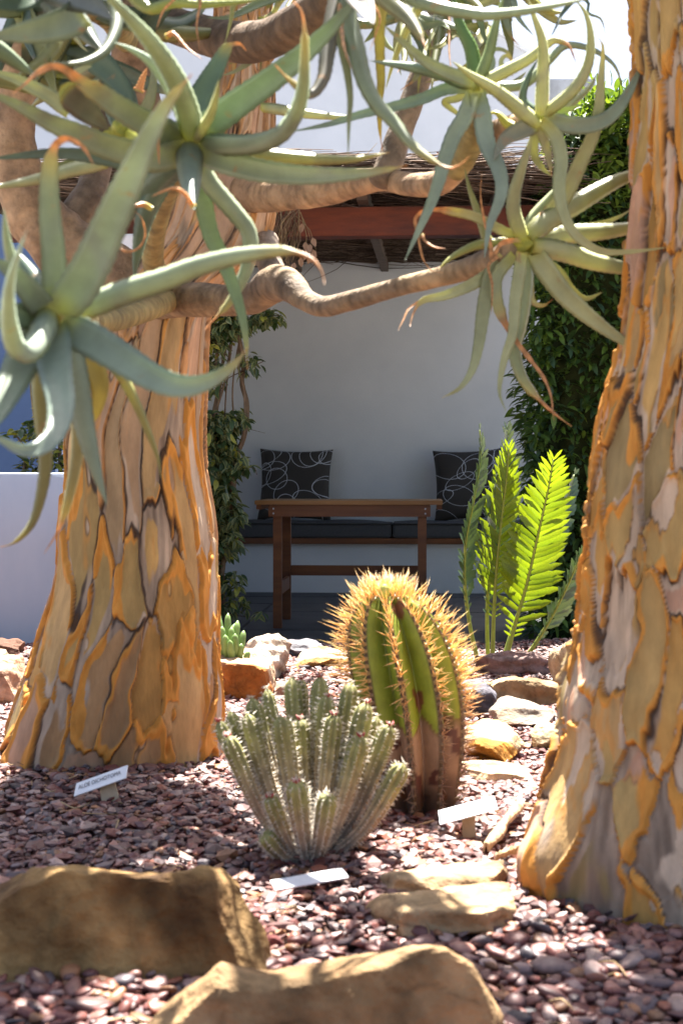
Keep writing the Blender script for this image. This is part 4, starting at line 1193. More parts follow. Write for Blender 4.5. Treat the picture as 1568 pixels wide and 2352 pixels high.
ROS.append(((285, 305, 2.5, 26, (-.4, -.6, .4)), [
    ([(290, 300), (330, 330), (360, 345)], 40, 2.5, 2.4, 0, (.35, .36, .06), 0),
    ([(280, 300), (250, 310), (225, 318)], 30, 2.5, 2.5, 0, (.36, .36, .06), 0),
    ([(285, 298), (262, 230), (250, 180), (240, 150)], 30, 2.6, 2.7, 0, DRK, 0),
    ([(285, 310), (200, 360), (140, 380), (100, 392)], 28, 2.6, 2.5, 0, (.2, .24, .1), 0),
    ([(300, 300), (340, 240), (352, 180), (345, 140)], 26, 2.6, 2.7, 0, OLV, 0),
    ([(600, 247), (640, 252), (697, 261), (782, 269), (832, 264)], 22, 2.8, 2.7, 0, PAL, 0),
]))
rx2 = random.Random(17)
bk = []
for i in range(34):
    a = rx2.uniform(0, 6.28); x0, y0 = rx2.choice([(150, 60), (250, 150), (120, 200), (330, 60), (60, 20)])
    L0 = rx2.uniform(110, 240); b_ = a + rx2.uniform(-.6, .6)
    p1 = (x0 + L0 * .5 * math.cos(a), y0 + L0 * .5 * math.sin(a)); p2 = (p1[0] + L0 * .5 * math.cos(b_), p1[1] + L0 * .5 * math.sin(b_))
    if max(p2[1], p1[1]) > 330: continue
    bk.append(([(x0 + rx2.uniform(-15, 15), y0 + rx2.uniform(-15, 15)), p1, p2], rx2.uniform(24, 44), 2.9, rx2.uniform(2.6, 3.2), .05 if rx2.random() < .2 else 0, rx2.choice([DRK, DRK, (.15, .19, .11), OLV]), 0))
ROS.append(((170, 70, 2.95, 30, (-.4, -.6, .4)), bk))
bk = []
for i in range(46):
    x0, y0 = rx2.choice([(700, -30), (860, -40), (1000, -30), (1120, 60), (1180, -40), (600, 40), (930, 30)])
    a = rx2.uniform(.1, 3.0); L0 = rx2.uniform(110, 230); b_ = a + rx2.uniform(-.9, .9); c_ = b_ + rx2.uniform(-.9, .9)
    p1 = (x0 + L0 * .45 * math.cos(a), y0 + L0 * .45 * math.sin(a)); p2 = (p1[0] + L0 * .35 * math.cos(b_), p1[1] + L0 * .35 * math.sin(b_)); p3_ = (p2[0] + L0 * .25 * math.cos(c_), p2[1] + L0 * .25 * math.sin(c_))
    if max(p2[1], p3_[1]) > 240 or p3_[0] > 1400: continue
    bk.append(([(x0, y0), p1, p2, p3_], rx2.uniform(13, 26), 3.0, rx2.uniform(2.75, 3.2), .2 if rx2.random() < .35 else 0, rx2.choice([PAL, GRN, OLV, (.18, .22, .12)]), 0))
ROS.append(((860, -60, 3.0, 30, (0, -.3, .8)), bk))
for (cr, leaves) in ROS:
    ro_ = core(tree, *cr)
    for (pts, wp, d0, d1, dry, cl, bu) in leaves:
        if rl: aloe_leaf(ro_, pts, wp, d0, d1, dry, cl, bulge=bu, name='leaf' if dry < .99 else 'dry_leaf')

# upper crowns of both trees, above the picture: they shade the bed
rk = random.Random(31)


def crown_rosette(parent, c, nleaf, L, seed):
    """one open rosette of drooping tapered leaves around c"""
    r = random.Random(seed); V = []; Fq = []; C = []; n = 9; K = 6
    for k in range(nleaf):
        az = k * 2.4 + r.uniform(-.3, .3); el = r.uniform(-.5, 1.2); Ln = L * r.uniform(.8, 1.15); W = .052 * r.uniform(.85, 1.15)
        d = Vector((math.cos(az) * math.cos(el), math.sin(az) * math.cos(el), math.sin(el))); sd_ = d.cross(Vector((0, 0, 1))).normalized()
        droop = r.uniform(.2, .7)
        cc_ = [c + d * Ln * t + Vector((0, 0, -droop * Ln * t * t)) for t in np.linspace(0, 1, n)]
        base = len(V); cl = np.array(GRN) * r.uniform(.85, 1.15)
        for i, p in enumerate(cc_):
            t = i / (n - 1); w_ = W * .5 * (1 - t ** 1.8) ** .8 + .0008
            T_ = (cc_[min(n - 1, i + 1)] - cc_[max(0, i - 1)]).normalized(); up = sd_.cross(T_).normalized()
            if up.z < 0: up = -up
            for (u, h_) in ((-1, .25), (0, 0), (1, .25), (.6, -.25), (0, -.4), (-.6, -.25)):
                V.append(p + sd_ * u * w_ + up * h_ * w_); C.append(cl)
        for i in range(n - 1):
            for j in range(K):
                Fq.append((base + i * K + j, base + i * K + (j + 1) % K, base + (i + 1) * K + (j + 1) % K, base + (i + 1) * K + j))
    o = mobj('crown_rosette', V, Fq, M_ALOE, parent, np.array(C)); o['kind'] = 'stuff'


def crown_branch(parent, pts, r0, r1, seed):
    cc_ = catmull([Vector(p) for p in pts], 24)
    v, f = tube_geo(cc_, np.linspace(r0, r1, 24), 12)
    nz_ = np.clip(.5 + .5 * sn(np.asarray(v), seed, 55, 3), 0, 1)[:, None]
    mobj('branch', v, f, M_STEM, parent, np.array(GREY[0]) * nz_ + np.array(GREY[1]) * (1 - nz_))


for i, (tx, ty, tz, st) in enumerate([(-.95, 3.7, 2.75, 1), (-.75, 4.25, 2.9, 1), (-.55, 3.75, 2.65, 0), (-.45, 4.3, 3.05, 0), (-.3, 3.95, 2.9, 0), (-.75, 3.35, 2.5, 1), (-1.15, 4.1, 2.7, 1), (-.6, 4.6, 3.2, 0), (-.95, 4.65, 3.0, 1), (-.5, 3.4, 2.45, 0), (-1.2, 3.4, 2.45, 1), (-.2, 4.4, 3.15, 0), (-.7, 3.9, 3.2, 0), (-.35, 3.35, 2.5, 0), (-.85, 3.1, 2.4, 1), (-.6, 3.15, 2.6, 0), (-.9, 4.0, 3.3, 1), (-1.1, 3.0, 2.3, 1), (-.65, 4.15, 2.6, 0), (-.42, 3.1, 2.75, 0)]):
    b0 = (-.26, 3.95, 2.28) if st == 0 else (-.85, 3.82, 2.28)
    crown_branch(tree, [b0, ((b0[0] * .6 + tx * .4), (b0[1] * .6 + ty * .4), b0[2] + (tz - b0[2]) * .25), (tx, ty, tz)], .045, .026, 80 + i)
    crown_rosette(tree, Vector((tx, ty, tz)), 44, .30, 300 + i)
for i, (tx, ty, tz) in enumerate([(.78, 2.75, 2.35), (.98, 3.0, 2.4), (.85, 3.3, 2.65), (1.1, 2.7, 2.3), (.82, 3.0, 2.75), (1.2, 3.1, 2.6), (.95, 2.6, 2.2), (1.15, 3.4, 2.5), (.85, 2.5, 2.0), (.72, 2.85, 2.55), (.66, 3.2, 2.9), (.9, 3.15, 3.0)]):
    b0 = (.68, 2.62, 1.70)
    crown_branch(tree2, [b0, (b0[0] * .8 + tx * .2, b0[1] * .8 + ty * .2, 1.95), (tx, ty, tz)], .07, .03, 120 + i)
    crown_rosette(tree2, Vector((tx, ty, tz)), 44, .28, 500 + i)

# ------------------------------------------------------------------ rocks
ico_cache = {}


def ico(s):
    if s not in ico_cache:
        bm = bmesh.new(); bmesh.ops.create_icosphere(bm, subdivisions=s, radius=1); bm.verts.index_update()
        ico_cache[s] = (np.array([v.co[:] for v in bm.verts]), np.array([[v.index for v in f.verts] for f in bm.faces])); bm.free()
    return ico_cache[s]


def rock(x0, x1, y0, y1, depth, c1, c2, seed, label, name='rock', cat='rock', sub=5, rot=0.0, flat=0.55, strata=0.0, sink=.35, group=None, rough=1.0, cface=None, front=None, ridge=None, minh=.02):
    xm, xh = (x0 + x1) / 2, (x1 - x0) / 2 * 1.07; x0, x1 = xm - xh, xm + xh; y0 = y0 - .10 * (y1 - y0)
    Df = 2450.0 / (y1 - HOR)
    Dc = Df + depth / 2
    s = F / Dc
    wx = (x1 - x0) / s; cx = ((x0 + x1) / 2 - 784) / s
    zt = CAMZ - (y0 - HOR) / (F / (Df + depth * .75))
    zg = BED
    hgt = max(minh, zt - zg); zt = zg + hgt; zb = zg - sink * hgt
    d, Fq = ico(sub)
    g_ = np.random.default_rng(seed)
    # faceted body: intersection of half spaces
    nn = g_.normal(size=(15, 3)); nn /= np.linalg.norm(nn, axis=1)[:, None]
    dd = g_.uniform(.50, .90, 15)
    top_n = np.array([[g_.normal(0, .08), g_.normal(0, .1), 1], [0, -1, g_.normal(.05, .1)]]); top_n /= np.linalg.norm(top_n, axis=1)[:, None]
    nn = np.vstack([nn, top_n]); dd = np.concatenate([dd, [flat + .1, .78]])
    if front:
        fn_ = np.array([front[0], front[1], front[2]]); fn_ = fn_ / np.linalg.norm(fn_)
        nn = np.vstack([nn[:6], [fn_], [[0, .3, .95]]]); dd = np.concatenate([dd[:6] * .5 + .5, [front[3]], [.80]])
    pr = d @ nn.T
    r = np.min(np.where(pr > 1e-3, dd / np.maximum(pr, 1e-3), 9), axis=1); r = np.minimum(r, 1.25)
    v = d * r[:, None]
    v /= np.abs(v).max(0)
    v = np.sign(v) * np.abs(v) ** (.80 if front else .92)
    size = np.array((wx / 2, depth / 2, (zt - zb) / 2))
    if ridge:
        v[:, 2] = (v[:, 2] + 1) * np.interp(v[:, 0], ridge[0], ridge[1]) - 1
    vw = v * size
    n1 = sn(vw, seed + 1, 22, 3); n2 = sn(vw, seed + 2, 75, 3)
    k = min(size.min(), .06)
    n3 = sn(vw, seed + 3, 40, 2)
    disp = rough * k * (0.13 * n1 + 0.07 * n2 + .16 * (.35 - np.abs(n3)) )
    if strata > 0:
        lay = np.sin((vw[:, 2] + .25 * vw[:, 1] + .006 * n1) * strata + 1.3 * n1)
        disp += k * .09 * lay
    vw = vw + d * disp[:, None]
    cr, sr = math.cos(rot), math.sin(rot)
    vx = vw[:, 0] * cr - vw[:, 2] * sr; vz = vw[:, 0] * sr + vw[:, 2] * cr
    ver = np.stack([vx + cx, vw[:, 1] + Dc, vz + (zt + zb) / 2], 1)
    t_ = np.clip(.5 + .55 * sn(vw, seed + 4, 28, 4), 0, 1)[:, None]
    col = np.array(c1) * t_ + np.array(c2) * (1 - t_)
    if cface is not None:      # second colour on the front and lower side
        m = np.clip((-d[:, 1] * 1.3 - d[:, 2] * .9 - .35 + .25 * n1) * 5, 0, 1)[:, None]
        col = col * (1 - m) + np.array(cface) * (.75 + .5 * t_) * m
    crack = np.exp(-(sn(vw, seed + 7, 26, 2) / .035) ** 2)[:, None] * .55
    col = col * (1 - crack) + col * .35 * crack
    o = mobj(name, ver, Fq, M_ROCK, None, np.clip(col, .01, .85), smooth=False)
    tag(o, label, cat, group)
    return o


SA = (0.42, 0.27, 0.13); SB = (0.27, 0.15, 0.06)
rock(-90, 640, 1955, 2300, .24, (0.40, 0.25, 0.10), (0.11, 0.055, 0.02), 101, 'big rounded brown boulder mottled with sun flecks, beside the tilted metal label', sub=6, flat=.75, front=(.08, -.93, .30, .52), ridge=([-1, -.3, .2, .6, .85, 1], [.94, 1, .97, 1, .85, .45]))
rock(290, 1235, 2120, 2540, .24, (0.35, 0.23, 0.12), (0.20, 0.12, 0.055), 202, 'broad smooth tan boulder with a peaked edge, lowest in the gravel bed', sub=6, flat=.75, rough=.7, front=(-.05, -.97, .22, .42), ridge=([-1, -.72, -.5, -.3, 0, .25, .5, .62, .8, 1], [.35, .62, .86, .80, .88, .93, 1.02, .97, .62, .2]))
rock(868, 1165, 2008, 2112, .20, (0.48, 0.34, 0.20), (0.26, 0.16, 0.08), 303, 'upper pale cracked sandstone slab, sunlit, beside the big trunk base', strata=150, flat=.6, sub=5, minh=.075, sink=.2)
rock(848, 1228, 2084, 2185, .17, (0.48, 0.34, 0.19), (0.27, 0.165, 0.08), 304, 'lower pale sandstone slab with rippled top in front of the cracked slab', strata=120, flat=.6, sub=5, minh=.065, sink=.2)
rock(-70, 98, 1497, 1628, .40, (0.52, 0.36, 0.26), (0.46, 0.25, 0.15), 305, 'pinkish sunlit boulder at the foot of the thick trunk', strata=60)
rock(-40, 68, 1455, 1514, .25, (0.17, 0.08, 0.05), (0.09, 0.045, 0.03), 306, 'dark reddish brown rock against the round planter', strata=80)
rock(-30, 34, 1487, 1530, .18, (0.52, 0.42, 0.30), (0.42, 0.30, 0.18), 307, 'small pale rock under the dark reddish brown rock')
rock(494, 645, 1493, 1614, .34, (0.52, 0.38, 0.26), (0.42, 0.28, 0.17), 308, 'boulder with pale top and orange face beside the thick trunk', cface=(0.36, 0.13, 0.03))
rock(546, 664, 1438, 1566, .32, (0.55, 0.46, 0.36), (0.40, 0.29, 0.20), 309, 'whitish pitted boulder behind the finger-leaved succulent', strata=130)
rock(668, 800, 1478, 1548, .30, (0.54, 0.42, 0.29), (0.42, 0.27, 0.14), 310, 'low sandstone rock with ochre underside behind the barrel cactus', cface=(0.34, 0.18, 0.06))
rock(636, 760, 1470, 1514, .30, (0.22, 0.21, 0.22), (0.15, 0.14, 0.16), 311, 'flat grey stone in shade at the patio edge', strata=150)
rock(1104, 1284, 1532, 1634, .30, (0.36, 0.26, 0.14), (0.22, 0.14, 0.07), 312, 'brown slab rock right in front of the cycad base', strata=90, rot=-.10)
rock(1095, 1278, 1478, 1556, .16, (0.26, 0.17, 0.15), (0.17, 0.11, 0.10), 313, 'purplish brown layered slab standing behind the cycad stems', strata=150, rot=-.03)
rock(1268, 1350, 1466, 1592, .20, (0.38, 0.29, 0.18), (0.26, 0.18, 0.10), 314, 'upright pointed tan rock between the cycad and the tall trunk', strata=50, flat=.9)
rock(1280, 1318, 1582, 1628, .12, (0.36, 0.25, 0.12), (0.25, 0.16, 0.07), 315, 'small tan stone wedged against the tall trunk')
rock(1052, 1149, 1568, 1645, .24, (0.16, 0.15, 0.17), (0.08, 0.075, 0.09), 316, 'dark slate grey rock beside the barrel cactus', strata=100)
rock(1132, 1304, 1612, 1674, .24, (0.40, 0.35, 0.30), (0.26, 0.19, 0.13), 317, 'flat sunlit slab with jagged pale top before the brown slab rock', strata=140, rot=-.08)
rock(1208, 1292, 1662, 1714, .12, (0.50, 0.42, 0.28), (0.38, 0.29, 0.16), 318, 'small blocky cream stone below the flat sunlit slab')
rock(1050, 1199, 1660, 1756, .30, (0.55, 0.38, 0.22), (0.46, 0.28, 0.13), 319, 'rounded orange rock with deeper orange front face next to the barrel cactus', cface=(0.42, 0.19, 0.03))
rock(1035, 1215, 1745, 1802, .22, (0.55, 0.42, 0.27), (0.42, 0.28, 0.16), 320, 'low pale splintered sandstone in front of the orange rock', strata=160)
rock(1188, 1242, 2062, 2098, .045, (0.15, 0.045, 0.035), (0.10, 0.03, 0.025), 321, 'flat oval dark red stone leaning at the tall trunk base', 'stone', 'stone', sub=3, sink=.6, flat=.9)
rock(560, 650, 2140, 2190, .05, (0.16, 0.05, 0.045), (0.10, 0.03, 0.03), 322, 'flat dark red stone between the two big boulders', 'stone', 'stone', sub=3, sink=.6, rot=.2, flat=.9)
rock(600, 700, 1560, 1600, .15, (0.50, 0.36, 0.27), (0.36, 0.22, 0.16), 323, 'small reddish stone behind the clustered spiny euphorbia', sub=4)
rock(1500, 1660, 1495, 1560, .5, (0.34, 0.26, 0.17), (0.22, 0.16, 0.10), 324, 'brown rock behind the tall trunk', sub=4)

# ------------------------------------------------------------------ gravel
def gravel(name, y0, y1, spacing, size, sub, seed, layers=2):
    g_ = np.random.default_rng(seed)
    pos = []
    for l in range(layers):
        yy = np.arange(y0, y1, spacing)
        for y in yy:
            hw = 0.25 * max(y, .9) + .28
            xs_ = np.arange(-hw, hw, spacing)
            pos.append(np.stack([xs_ + g_.uniform(-.6, .6, len(xs_)) * spacing, y + g_.uniform(-.6, .6, len(xs_)) * spacing, np.full(len(xs_), l * .55 * size) + g_.uniform(0, .5, len(xs_)) * size * .5], 1))
    pos = np.vstack(pos)
    if layers > 1:
        keep = (pos[:, 2] < .5 * size) | (g_.random(len(pos)) < .62); pos = pos[keep]
    n = len(pos)
    base, fc = ico(sub)
    nvar = 10; vars_ = []
    for k in range(nvar):
        nn = g_.normal(size=(10, 3)); nn /= np.linalg.norm(nn, axis=1)[:, None]; dd = g_.uniform(.5, .88, 10)
        pr = base @ nn.T; r = np.min(np.where(pr > 1e-3, dd / np.maximum(pr, 1e-3), 9), axis=1); r = np.minimum(r, 1.0)
        vars_.append(base * r[:, None])
    vars_ = np.array(vars_)
    sc = size * np.exp(g_.normal(0, .30, n))
    dims = np.stack([sc * g_.uniform(.68, 1.0, n), sc * g_.uniform(.52, .80, n), sc * g_.uniform(.24, .42, n)], 1)
    az = g_.uniform(0, 2 * math.pi, n); ti = g_.normal(0, .22, n); tj = g_.normal(0, .22, n)
    ca, sa, ct, st, cj, sj = np.cos(az), np.sin(az), np.cos(ti), np.sin(ti), np.cos(tj), np.sin(tj)
    zero = np.zeros(n); one = np.ones(n)
    Rz = np.array([[ca, -sa, zero], [sa, ca, zero], [zero, zero, one]]).transpose(2, 0, 1)
    Rx = np.array([[one, zero, zero], [zero, ct, -st], [zero, st, ct]]).transpose(2, 0, 1)
    Ry = np.array([[cj, zero, sj], [zero, one, zero], [-sj, zero, cj]]).transpose(2, 0, 1)
    R = Rz @ Rx @ Ry
    v = vars_[g_.integers(0, nvar, n)] * dims[:, None, :]
    v = np.einsum('nij,nvj->nvi', R, v)
    gzz = BED + 0.012 * np.sin(pos[:, 0] * 3.1 + 1) * np.cos(pos[:, 1] * 2.3) + 0.008 * np.sin(pos[:, 0] * 7 + pos[:, 1] * 5)
    v += np.stack([pos[:, 0], pos[:, 1], gzz + pos[:, 2] + .001], 1)[:, None, :]
    pal = np.array([(0.15, 0.055, 0.05), (0.20, 0.085, 0.07), (0.11, 0.05, 0.05), (0.14, 0.11, 0.12), (0.10, 0.10, 0.12), (0.30, 0.17, 0.08), (0.36, 0.22, 0.18), (0.46, 0.40, 0.36), (0.22, 0.14, 0.13), (0.25, 0.10, 0.06), (0.30, 0.25, 0.24)])
    pw_ = np.array([.15, .15, .08, .10, .06, .07, .13, .07, .13, .05, .09]); pw_ /= pw_.sum()
    c = pal[g_.choice(len(pal), n, p=pw_)] * g_.uniform(.42, .85, n)[:, None] * np.array((1.15, .90, .86))
    nv = len(base)
    Fq = (fc[None] + (np.arange(n) * nv)[:, None, None]).reshape(-1, 3)
    return v.reshape(-1, 3), Fq, np.repeat(c, nv, 0), np.full(len(Fq), sub > 1)


parts = [gravel('near', 1.62, 2.30, .0185, .0190, 2, 61), gravel('mid', 2.30, 3.4, .0185, .0185, 1, 63), gravel('far', 3.4, 6.5, .0225, .0195, 1, 62, 1)]
offs = np.cumsum([0] + [len(q[0]) for q in parts[:-1]])
gv = mobj('gravel', np.vstack([q[0] for q in parts]), np.vstack([q[1] + k for q, k in zip(parts, offs)]), M_PEB, None, np.vstack([q[2] for q in parts]))
gv.data.polygons.foreach_set('use_smooth', np.concatenate([q[3] for q in parts]))
tag(gv, 'reddish mixed gravel covering the garden bed', 'gravel', kind='stuff')

# ------------------------------------------------------------------ barrel cactus
CD = 3.22
cb = P(958, 1865, CD); ca_ = P(886, 1352, CD)
cb.z = BED - .03
cactus = empty('barrel_cactus', (cb.x, cb.y, BED), 'ribbed green barrel cactus with golden spines and a corky brown base', 'cactus')
axis = (ca_ - cb); H = axis.length
NR = 10
nu, nv = NR * 16, 90
V = []; C = []
sc_ = F / CD
tt = np.linspace(0, 1, nv)
# silhouette radius along the axis (px)
prof_t = [0, .08, .2, .35, .5, .62, .72, .8, .87, .92, .96, .985, 1.0]
prof_r = [82, 92, 105, 119, 128, 129, 126, 117, 102, 83, 58, 32, 5]
rp_ = np.interp(tt, prof_t, prof_r)
for _ in range(3): rp_[1:-1] = (rp_[:-2] + 2 * rp_[1:-1] + rp_[2:]) / 4
bend = np.sin(tt * math.pi) * 0.020
PH = 0.122
side = Vector((1, 0, 0))


def cact_point(t, ang):
    """surface point, outward normal approx, crest value"""
    i = t * (nv - 1); r = float(np.interp(i, np.arange(nv), rp_)) / sc_
    ph = ((ang + PH) * NR / (2 * math.pi)) % 1.0; cr = 1 - abs(ph - .5) * 2      # 1 at crest, 0 in groove
    depth = 0.36 * min(1, (1 - t) / .08 + .25)
    rr_ = r * (1 - depth * (1 - cr) ** 1.35)
    cen = cb + axis * t + side * float(np.interp(i, np.arange(nv), bend))
    return cen + Vector((math.cos(ang) * rr_, math.sin(ang) * rr_, 0)), cr, cen


for i in range(nv):
    for j in range(nu):
        ang = 2 * math.pi * j / nu - PH
        p, cr, cen = cact_point(tt[i], ang); V.append(tuple(p))
        nz_ = mnoise.noise(p * 13) * .5 + mnoise.noise(p * 34) * .28
        # corky tissue reaches different heights on every rib face
        fid = math.floor((ang + PH) * NR / math.pi)
        lim = .55 + .10 * math.sin(fid * 12.9) + .16 * nz_ - .10 * cr
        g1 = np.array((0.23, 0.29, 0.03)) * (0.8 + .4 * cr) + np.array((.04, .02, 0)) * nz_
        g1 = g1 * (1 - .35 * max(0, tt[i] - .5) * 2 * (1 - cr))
        k = np.clip((lim - tt[i]) * 45, 0, 1)
        br = np.array((0.30, 0.19, 0.12)) if nz_ > -.05 else np.array((0.10, 0.035, 0.025))
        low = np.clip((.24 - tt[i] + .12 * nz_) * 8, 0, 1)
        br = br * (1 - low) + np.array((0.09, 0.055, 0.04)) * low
        rim = np.exp(-((tt[i] - lim) / .018) ** 2) * .8
        cc = g1 * (1 - k) + br * k
        cc = cc * (1 - rim * (k > 0)) + np.array((0.14, 0.045, 0.025)) * rim * (k > 0)
        if cr > .86: cc = np.array((0.10, 0.06, 0.03))
        if mnoise.noise(p * 21 + Vector((5, 1, 2))) > .52: cc = np.array((0.13, 0.05, 0.02))
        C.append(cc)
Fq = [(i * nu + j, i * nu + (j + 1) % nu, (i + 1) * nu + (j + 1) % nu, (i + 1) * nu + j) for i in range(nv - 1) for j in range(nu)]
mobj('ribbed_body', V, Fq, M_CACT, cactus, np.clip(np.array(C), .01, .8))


def cone(mb, p, d, L, r, c, k=4, ctip=None):
    d = Vector(d).normalized()
    s = d.orthogonal().normalized(); b_ = d.cross(s)
    v = []; cl = []
    for j in range(k):
        a = 2 * math.pi * j / k
        v.append(p + (s * math.cos(a) + b_ * math.sin(a)) * r); cl.append(c)
    for j in range(k):
        a = 2 * math.pi * j / k
        v.append(p + d * L * .6 + (s * math.cos(a) + b_ * math.sin(a)) * r * .72); cl.append(c)
    v.append(p + d * L); cl.append(ctip or c)
    f = [(j, (j + 1) % k, k + (j + 1) % k, k + j) for j in range(k)] + [(k + j, k + (j + 1) % k, 2 * k) for j in range(k)]
    mb.add(v, f, np.array(cl))


rs = random.Random(9)
for rb in range(NR):
    mb = MB(); ang = 2 * math.pi * (rb + .5) / NR - PH
    wool = MB()
    t = .05
    while t < 1.0:
        p, cr, cen = cact_point(t, ang)
        p2, _, _ = cact_point(min(1, t + .02), ang)
        tang = (p2 - p).normalized() if t < .98 else Vector((0, 0, 1))
        rad = (p - cen); rad.z = 0; rad = rad.normalized()
        latv = tang.cross(rad).normalized(); out = latv.cross(tang).normalized()
        if out.dot(rad) < 0: out = -out
        if t > .9: out = (out + Vector((0, 0, 1)) * (t - .9) * 8).normalized()
        young = np.clip((t - .30) / .35, 0, 1)
        nsp = 7 if t > .5 else 5
        for s_ in range(nsp):
            a = rs.uniform(0, 6.28); sp = rs.uniform(.25, .95) if s_ > 1 else .15
            d = out + (latv * math.cos(a) + tang * math.sin(a)) * sp + Vector((0, 0, .18))
            L_ = rs.uniform(.032, .070) * (.62 + .38 * young) * (1.15 if s_ < 2 else .85)
            gold = np.array((0.90, 0.67, 0.34)); old = np.array((0.45, 0.30, 0.22))
            c = gold * young + old * (1 - young); c = c * rs.uniform(.8, 1.2)
            cone(mb, p - out * .002, d, L_, rs.uniform(.0011, .0018), tuple(np.clip(c, 0, .9)), 4)
        cone(wool, p - out * .004, out, .009, .0065, (0.30, 0.22, 0.14) if t < .6 else (.5, .36, .16), 6)
        t += (0.030 if t > .45 else .036)
    o = mb.build('spines', M_SPINE, cactus, True); o['kind'] = 'stuff'
    o = wool.build('areoles', M_SPINE, cactus, True); o['kind'] = 'stuff'
# crown spines
mb = MB()
for i in range(170):
    a = rs.uniform(0, 6.28); q_ = rs.random() ** .5 * .045
    p = ca_ + Vector((math.cos(a) * q_, math.sin(a) * q_, -.004 - q_ * .35)) + side * 0.0
    cone(mb, p, (math.cos(a) * q_ * 14 + rs.gauss(0, .25), math.sin(a) * q_ * 14 + rs.gauss(0, .25), 1), rs.uniform(.025, .062), rs.uniform(.0011, .0018), (0.90, 0.66, 0.32), 4)
o = mb.build('crown_spines', M_SPINE, cactus, True); o['kind'] = 'stuff'
fl = MB()
fp = P(882, 1362, CD - .055)
vv, ff = tube_geo([fp + Vector((0, 0, -.012)), fp + Vector((0, 0, 0)), fp + Vector((0.001, -.002, .012)), fp + Vector((.002, -.003, .020))], [.007, .013, .012, .004], 12)
fo = mobj('flower_bud', vv, ff, leafmat('bud_petal', .3, .4, attr=False, c=(0.42, 0.45, 0.12)), cactus)

# ------------------------------------------------------------------ clustered euphorbia
ED = 2.78
eb = P(715, 1985, ED)
euph = empty('spiny_euphorbia', (eb.x, eb.y, BED), 'clump of ribbed grey-green finger stems edged with tiny white spines', 'succulent')
re_ = random.Random(4)
tips = [(670, 1555, 26, .14), (692, 1558, 18, .16), (735, 1553, 26, .12), (577, 1603, 26, .08), (750, 1598, 28, .05), (527, 1634, 22, .05), (567, 1640, 24, .0), (645, 1645, 29, -.02), (502, 1655, 22, .02), (522, 1690, 24, -.05), (680, 1795, 29, -.13), (754, 1826, 27, -.14), (612, 1582, 20, .13), (806, 1567, 26, .10), (841, 1613, 28, .04), (866, 1645, 20, .08), (829, 1690, 29, -.05), (896, 1664, 27, .0), (926, 1755, 28, -.04), (605, 1916, 25, -.08), (768, 1640, 26, -.03), (618, 1830, 22, -.09), (690, 1650, 23, .04), (800, 1700, 22, .06), (850, 1780, 20, .06), (720, 1690, 24, .10), (560, 1720, 20, .10)]
for i, (x, y, r, dd) in enumerate(tips):
    tip = P(x, y, ED + dd)
    b0 = Vector((eb.x + (x - 715) / F * ED * .13, ED + dd * .4, BED + .004))
    mid = b0.lerp(tip, .45); mid.x += (tip.x - b0.x) * .07; mid.z -= abs(tip.x - b0.x) * .10
    cc = catmull([b0, mid, tip], 34)
    rad = r * .88 / F * ED
    tq = np.linspace(0, 1, 34)
    rr_ = rad * np.interp(tq, [0, .25, .6, .9, .95, .98, 1], [.50, .66, .90, 1.0, .88, .62, .12])
    NRB = 8; K = NRB * 4; tw = re_.uniform(0, 1)
    Vv, Ff = tube_geo(cc, rr_, K, lambda q, a: 1 - .20 * (1 - np.abs(np.cos((a + tw) * NRB / 2))) ** 1.2 * 1.4)
    Cc = []
    for q in range(34):
        gcl = np.array((0.25, 0.24, 0.09)); tn = np.array((0.36, 0.27, 0.18)); gy = np.array((0.36, 0.31, 0.26))
        t_ = tq[q] + re_.uniform(-.03, .03)
        c = gy * np.clip(1 - t_ * 2, 0, 1) + tn * np.clip(1 - abs(t_ - .55) * 3.4, 0, 1) + gcl * np.clip((t_ - .5) * 2.6, 0, 1)
        c = c / max(.6, np.clip(1 - t_ * 2, 0, 1) + np.clip(1 - abs(t_ - .55) * 3.4, 0, 1) + np.clip((t_ - .5) * 2.6, 0, 1))
        for kk in range(K):
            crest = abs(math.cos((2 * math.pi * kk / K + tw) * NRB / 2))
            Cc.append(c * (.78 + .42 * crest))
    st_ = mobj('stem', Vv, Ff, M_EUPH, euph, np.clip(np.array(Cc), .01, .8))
    # spines along the ribs
    mb = MB(); T, N, B = frames(cc)
    for q in np.linspace(6, 33, 46):
        qi = int(q)
        for kk in range(NRB):
            if re_.random() < .12: continue
            a = 2 * math.pi * kk / NRB - tw
            o_ = Vector(N[qi]) * math.cos(a) + Vector(B[qi]) * math.sin(a)
            pp = Vector(cc[qi]) + Vector(T[qi]) * re_.uniform(0, .006) + o_ * rr_[qi] * .98
            dv = o_ + Vector(T[qi]) * re_.uniform(-.3, .7) + Vector(np.cross(T[qi], o_)) * re_.uniform(-.8, .8)
            L_ = re_.uniform(.006, .013); dv.normalize(); s1 = dv.orthogonal().normalized() * .0013; s2 = dv.cross(s1)
            mb.add([pp + s1, pp - s1 * .5 + s2 * .87, pp - s1 * .5 - s2 * .87, pp + dv * L_], [(0, 1, 3), (1, 2, 3), (2, 0, 3)])
    o = mb.build('spines', M_FUZZ, st_, True); o['kind'] = 'stuff'
    if re_.random() < .42:
        mb = MB()
        for q in range(7):
            a = re_.uniform(0, 6.28); dv = Vector((math.cos(a) * .7, math.sin(a) * .7, 1))
            cone(mb, tip + Vector((math.cos(a), math.sin(a), -.3)) * .004, dv, re_.uniform(.006, .011), .0022, (0, 0, 0), 5)
        mb.c = []
        o = mb.build('red_bud_cluster', M_RED, st_, True)

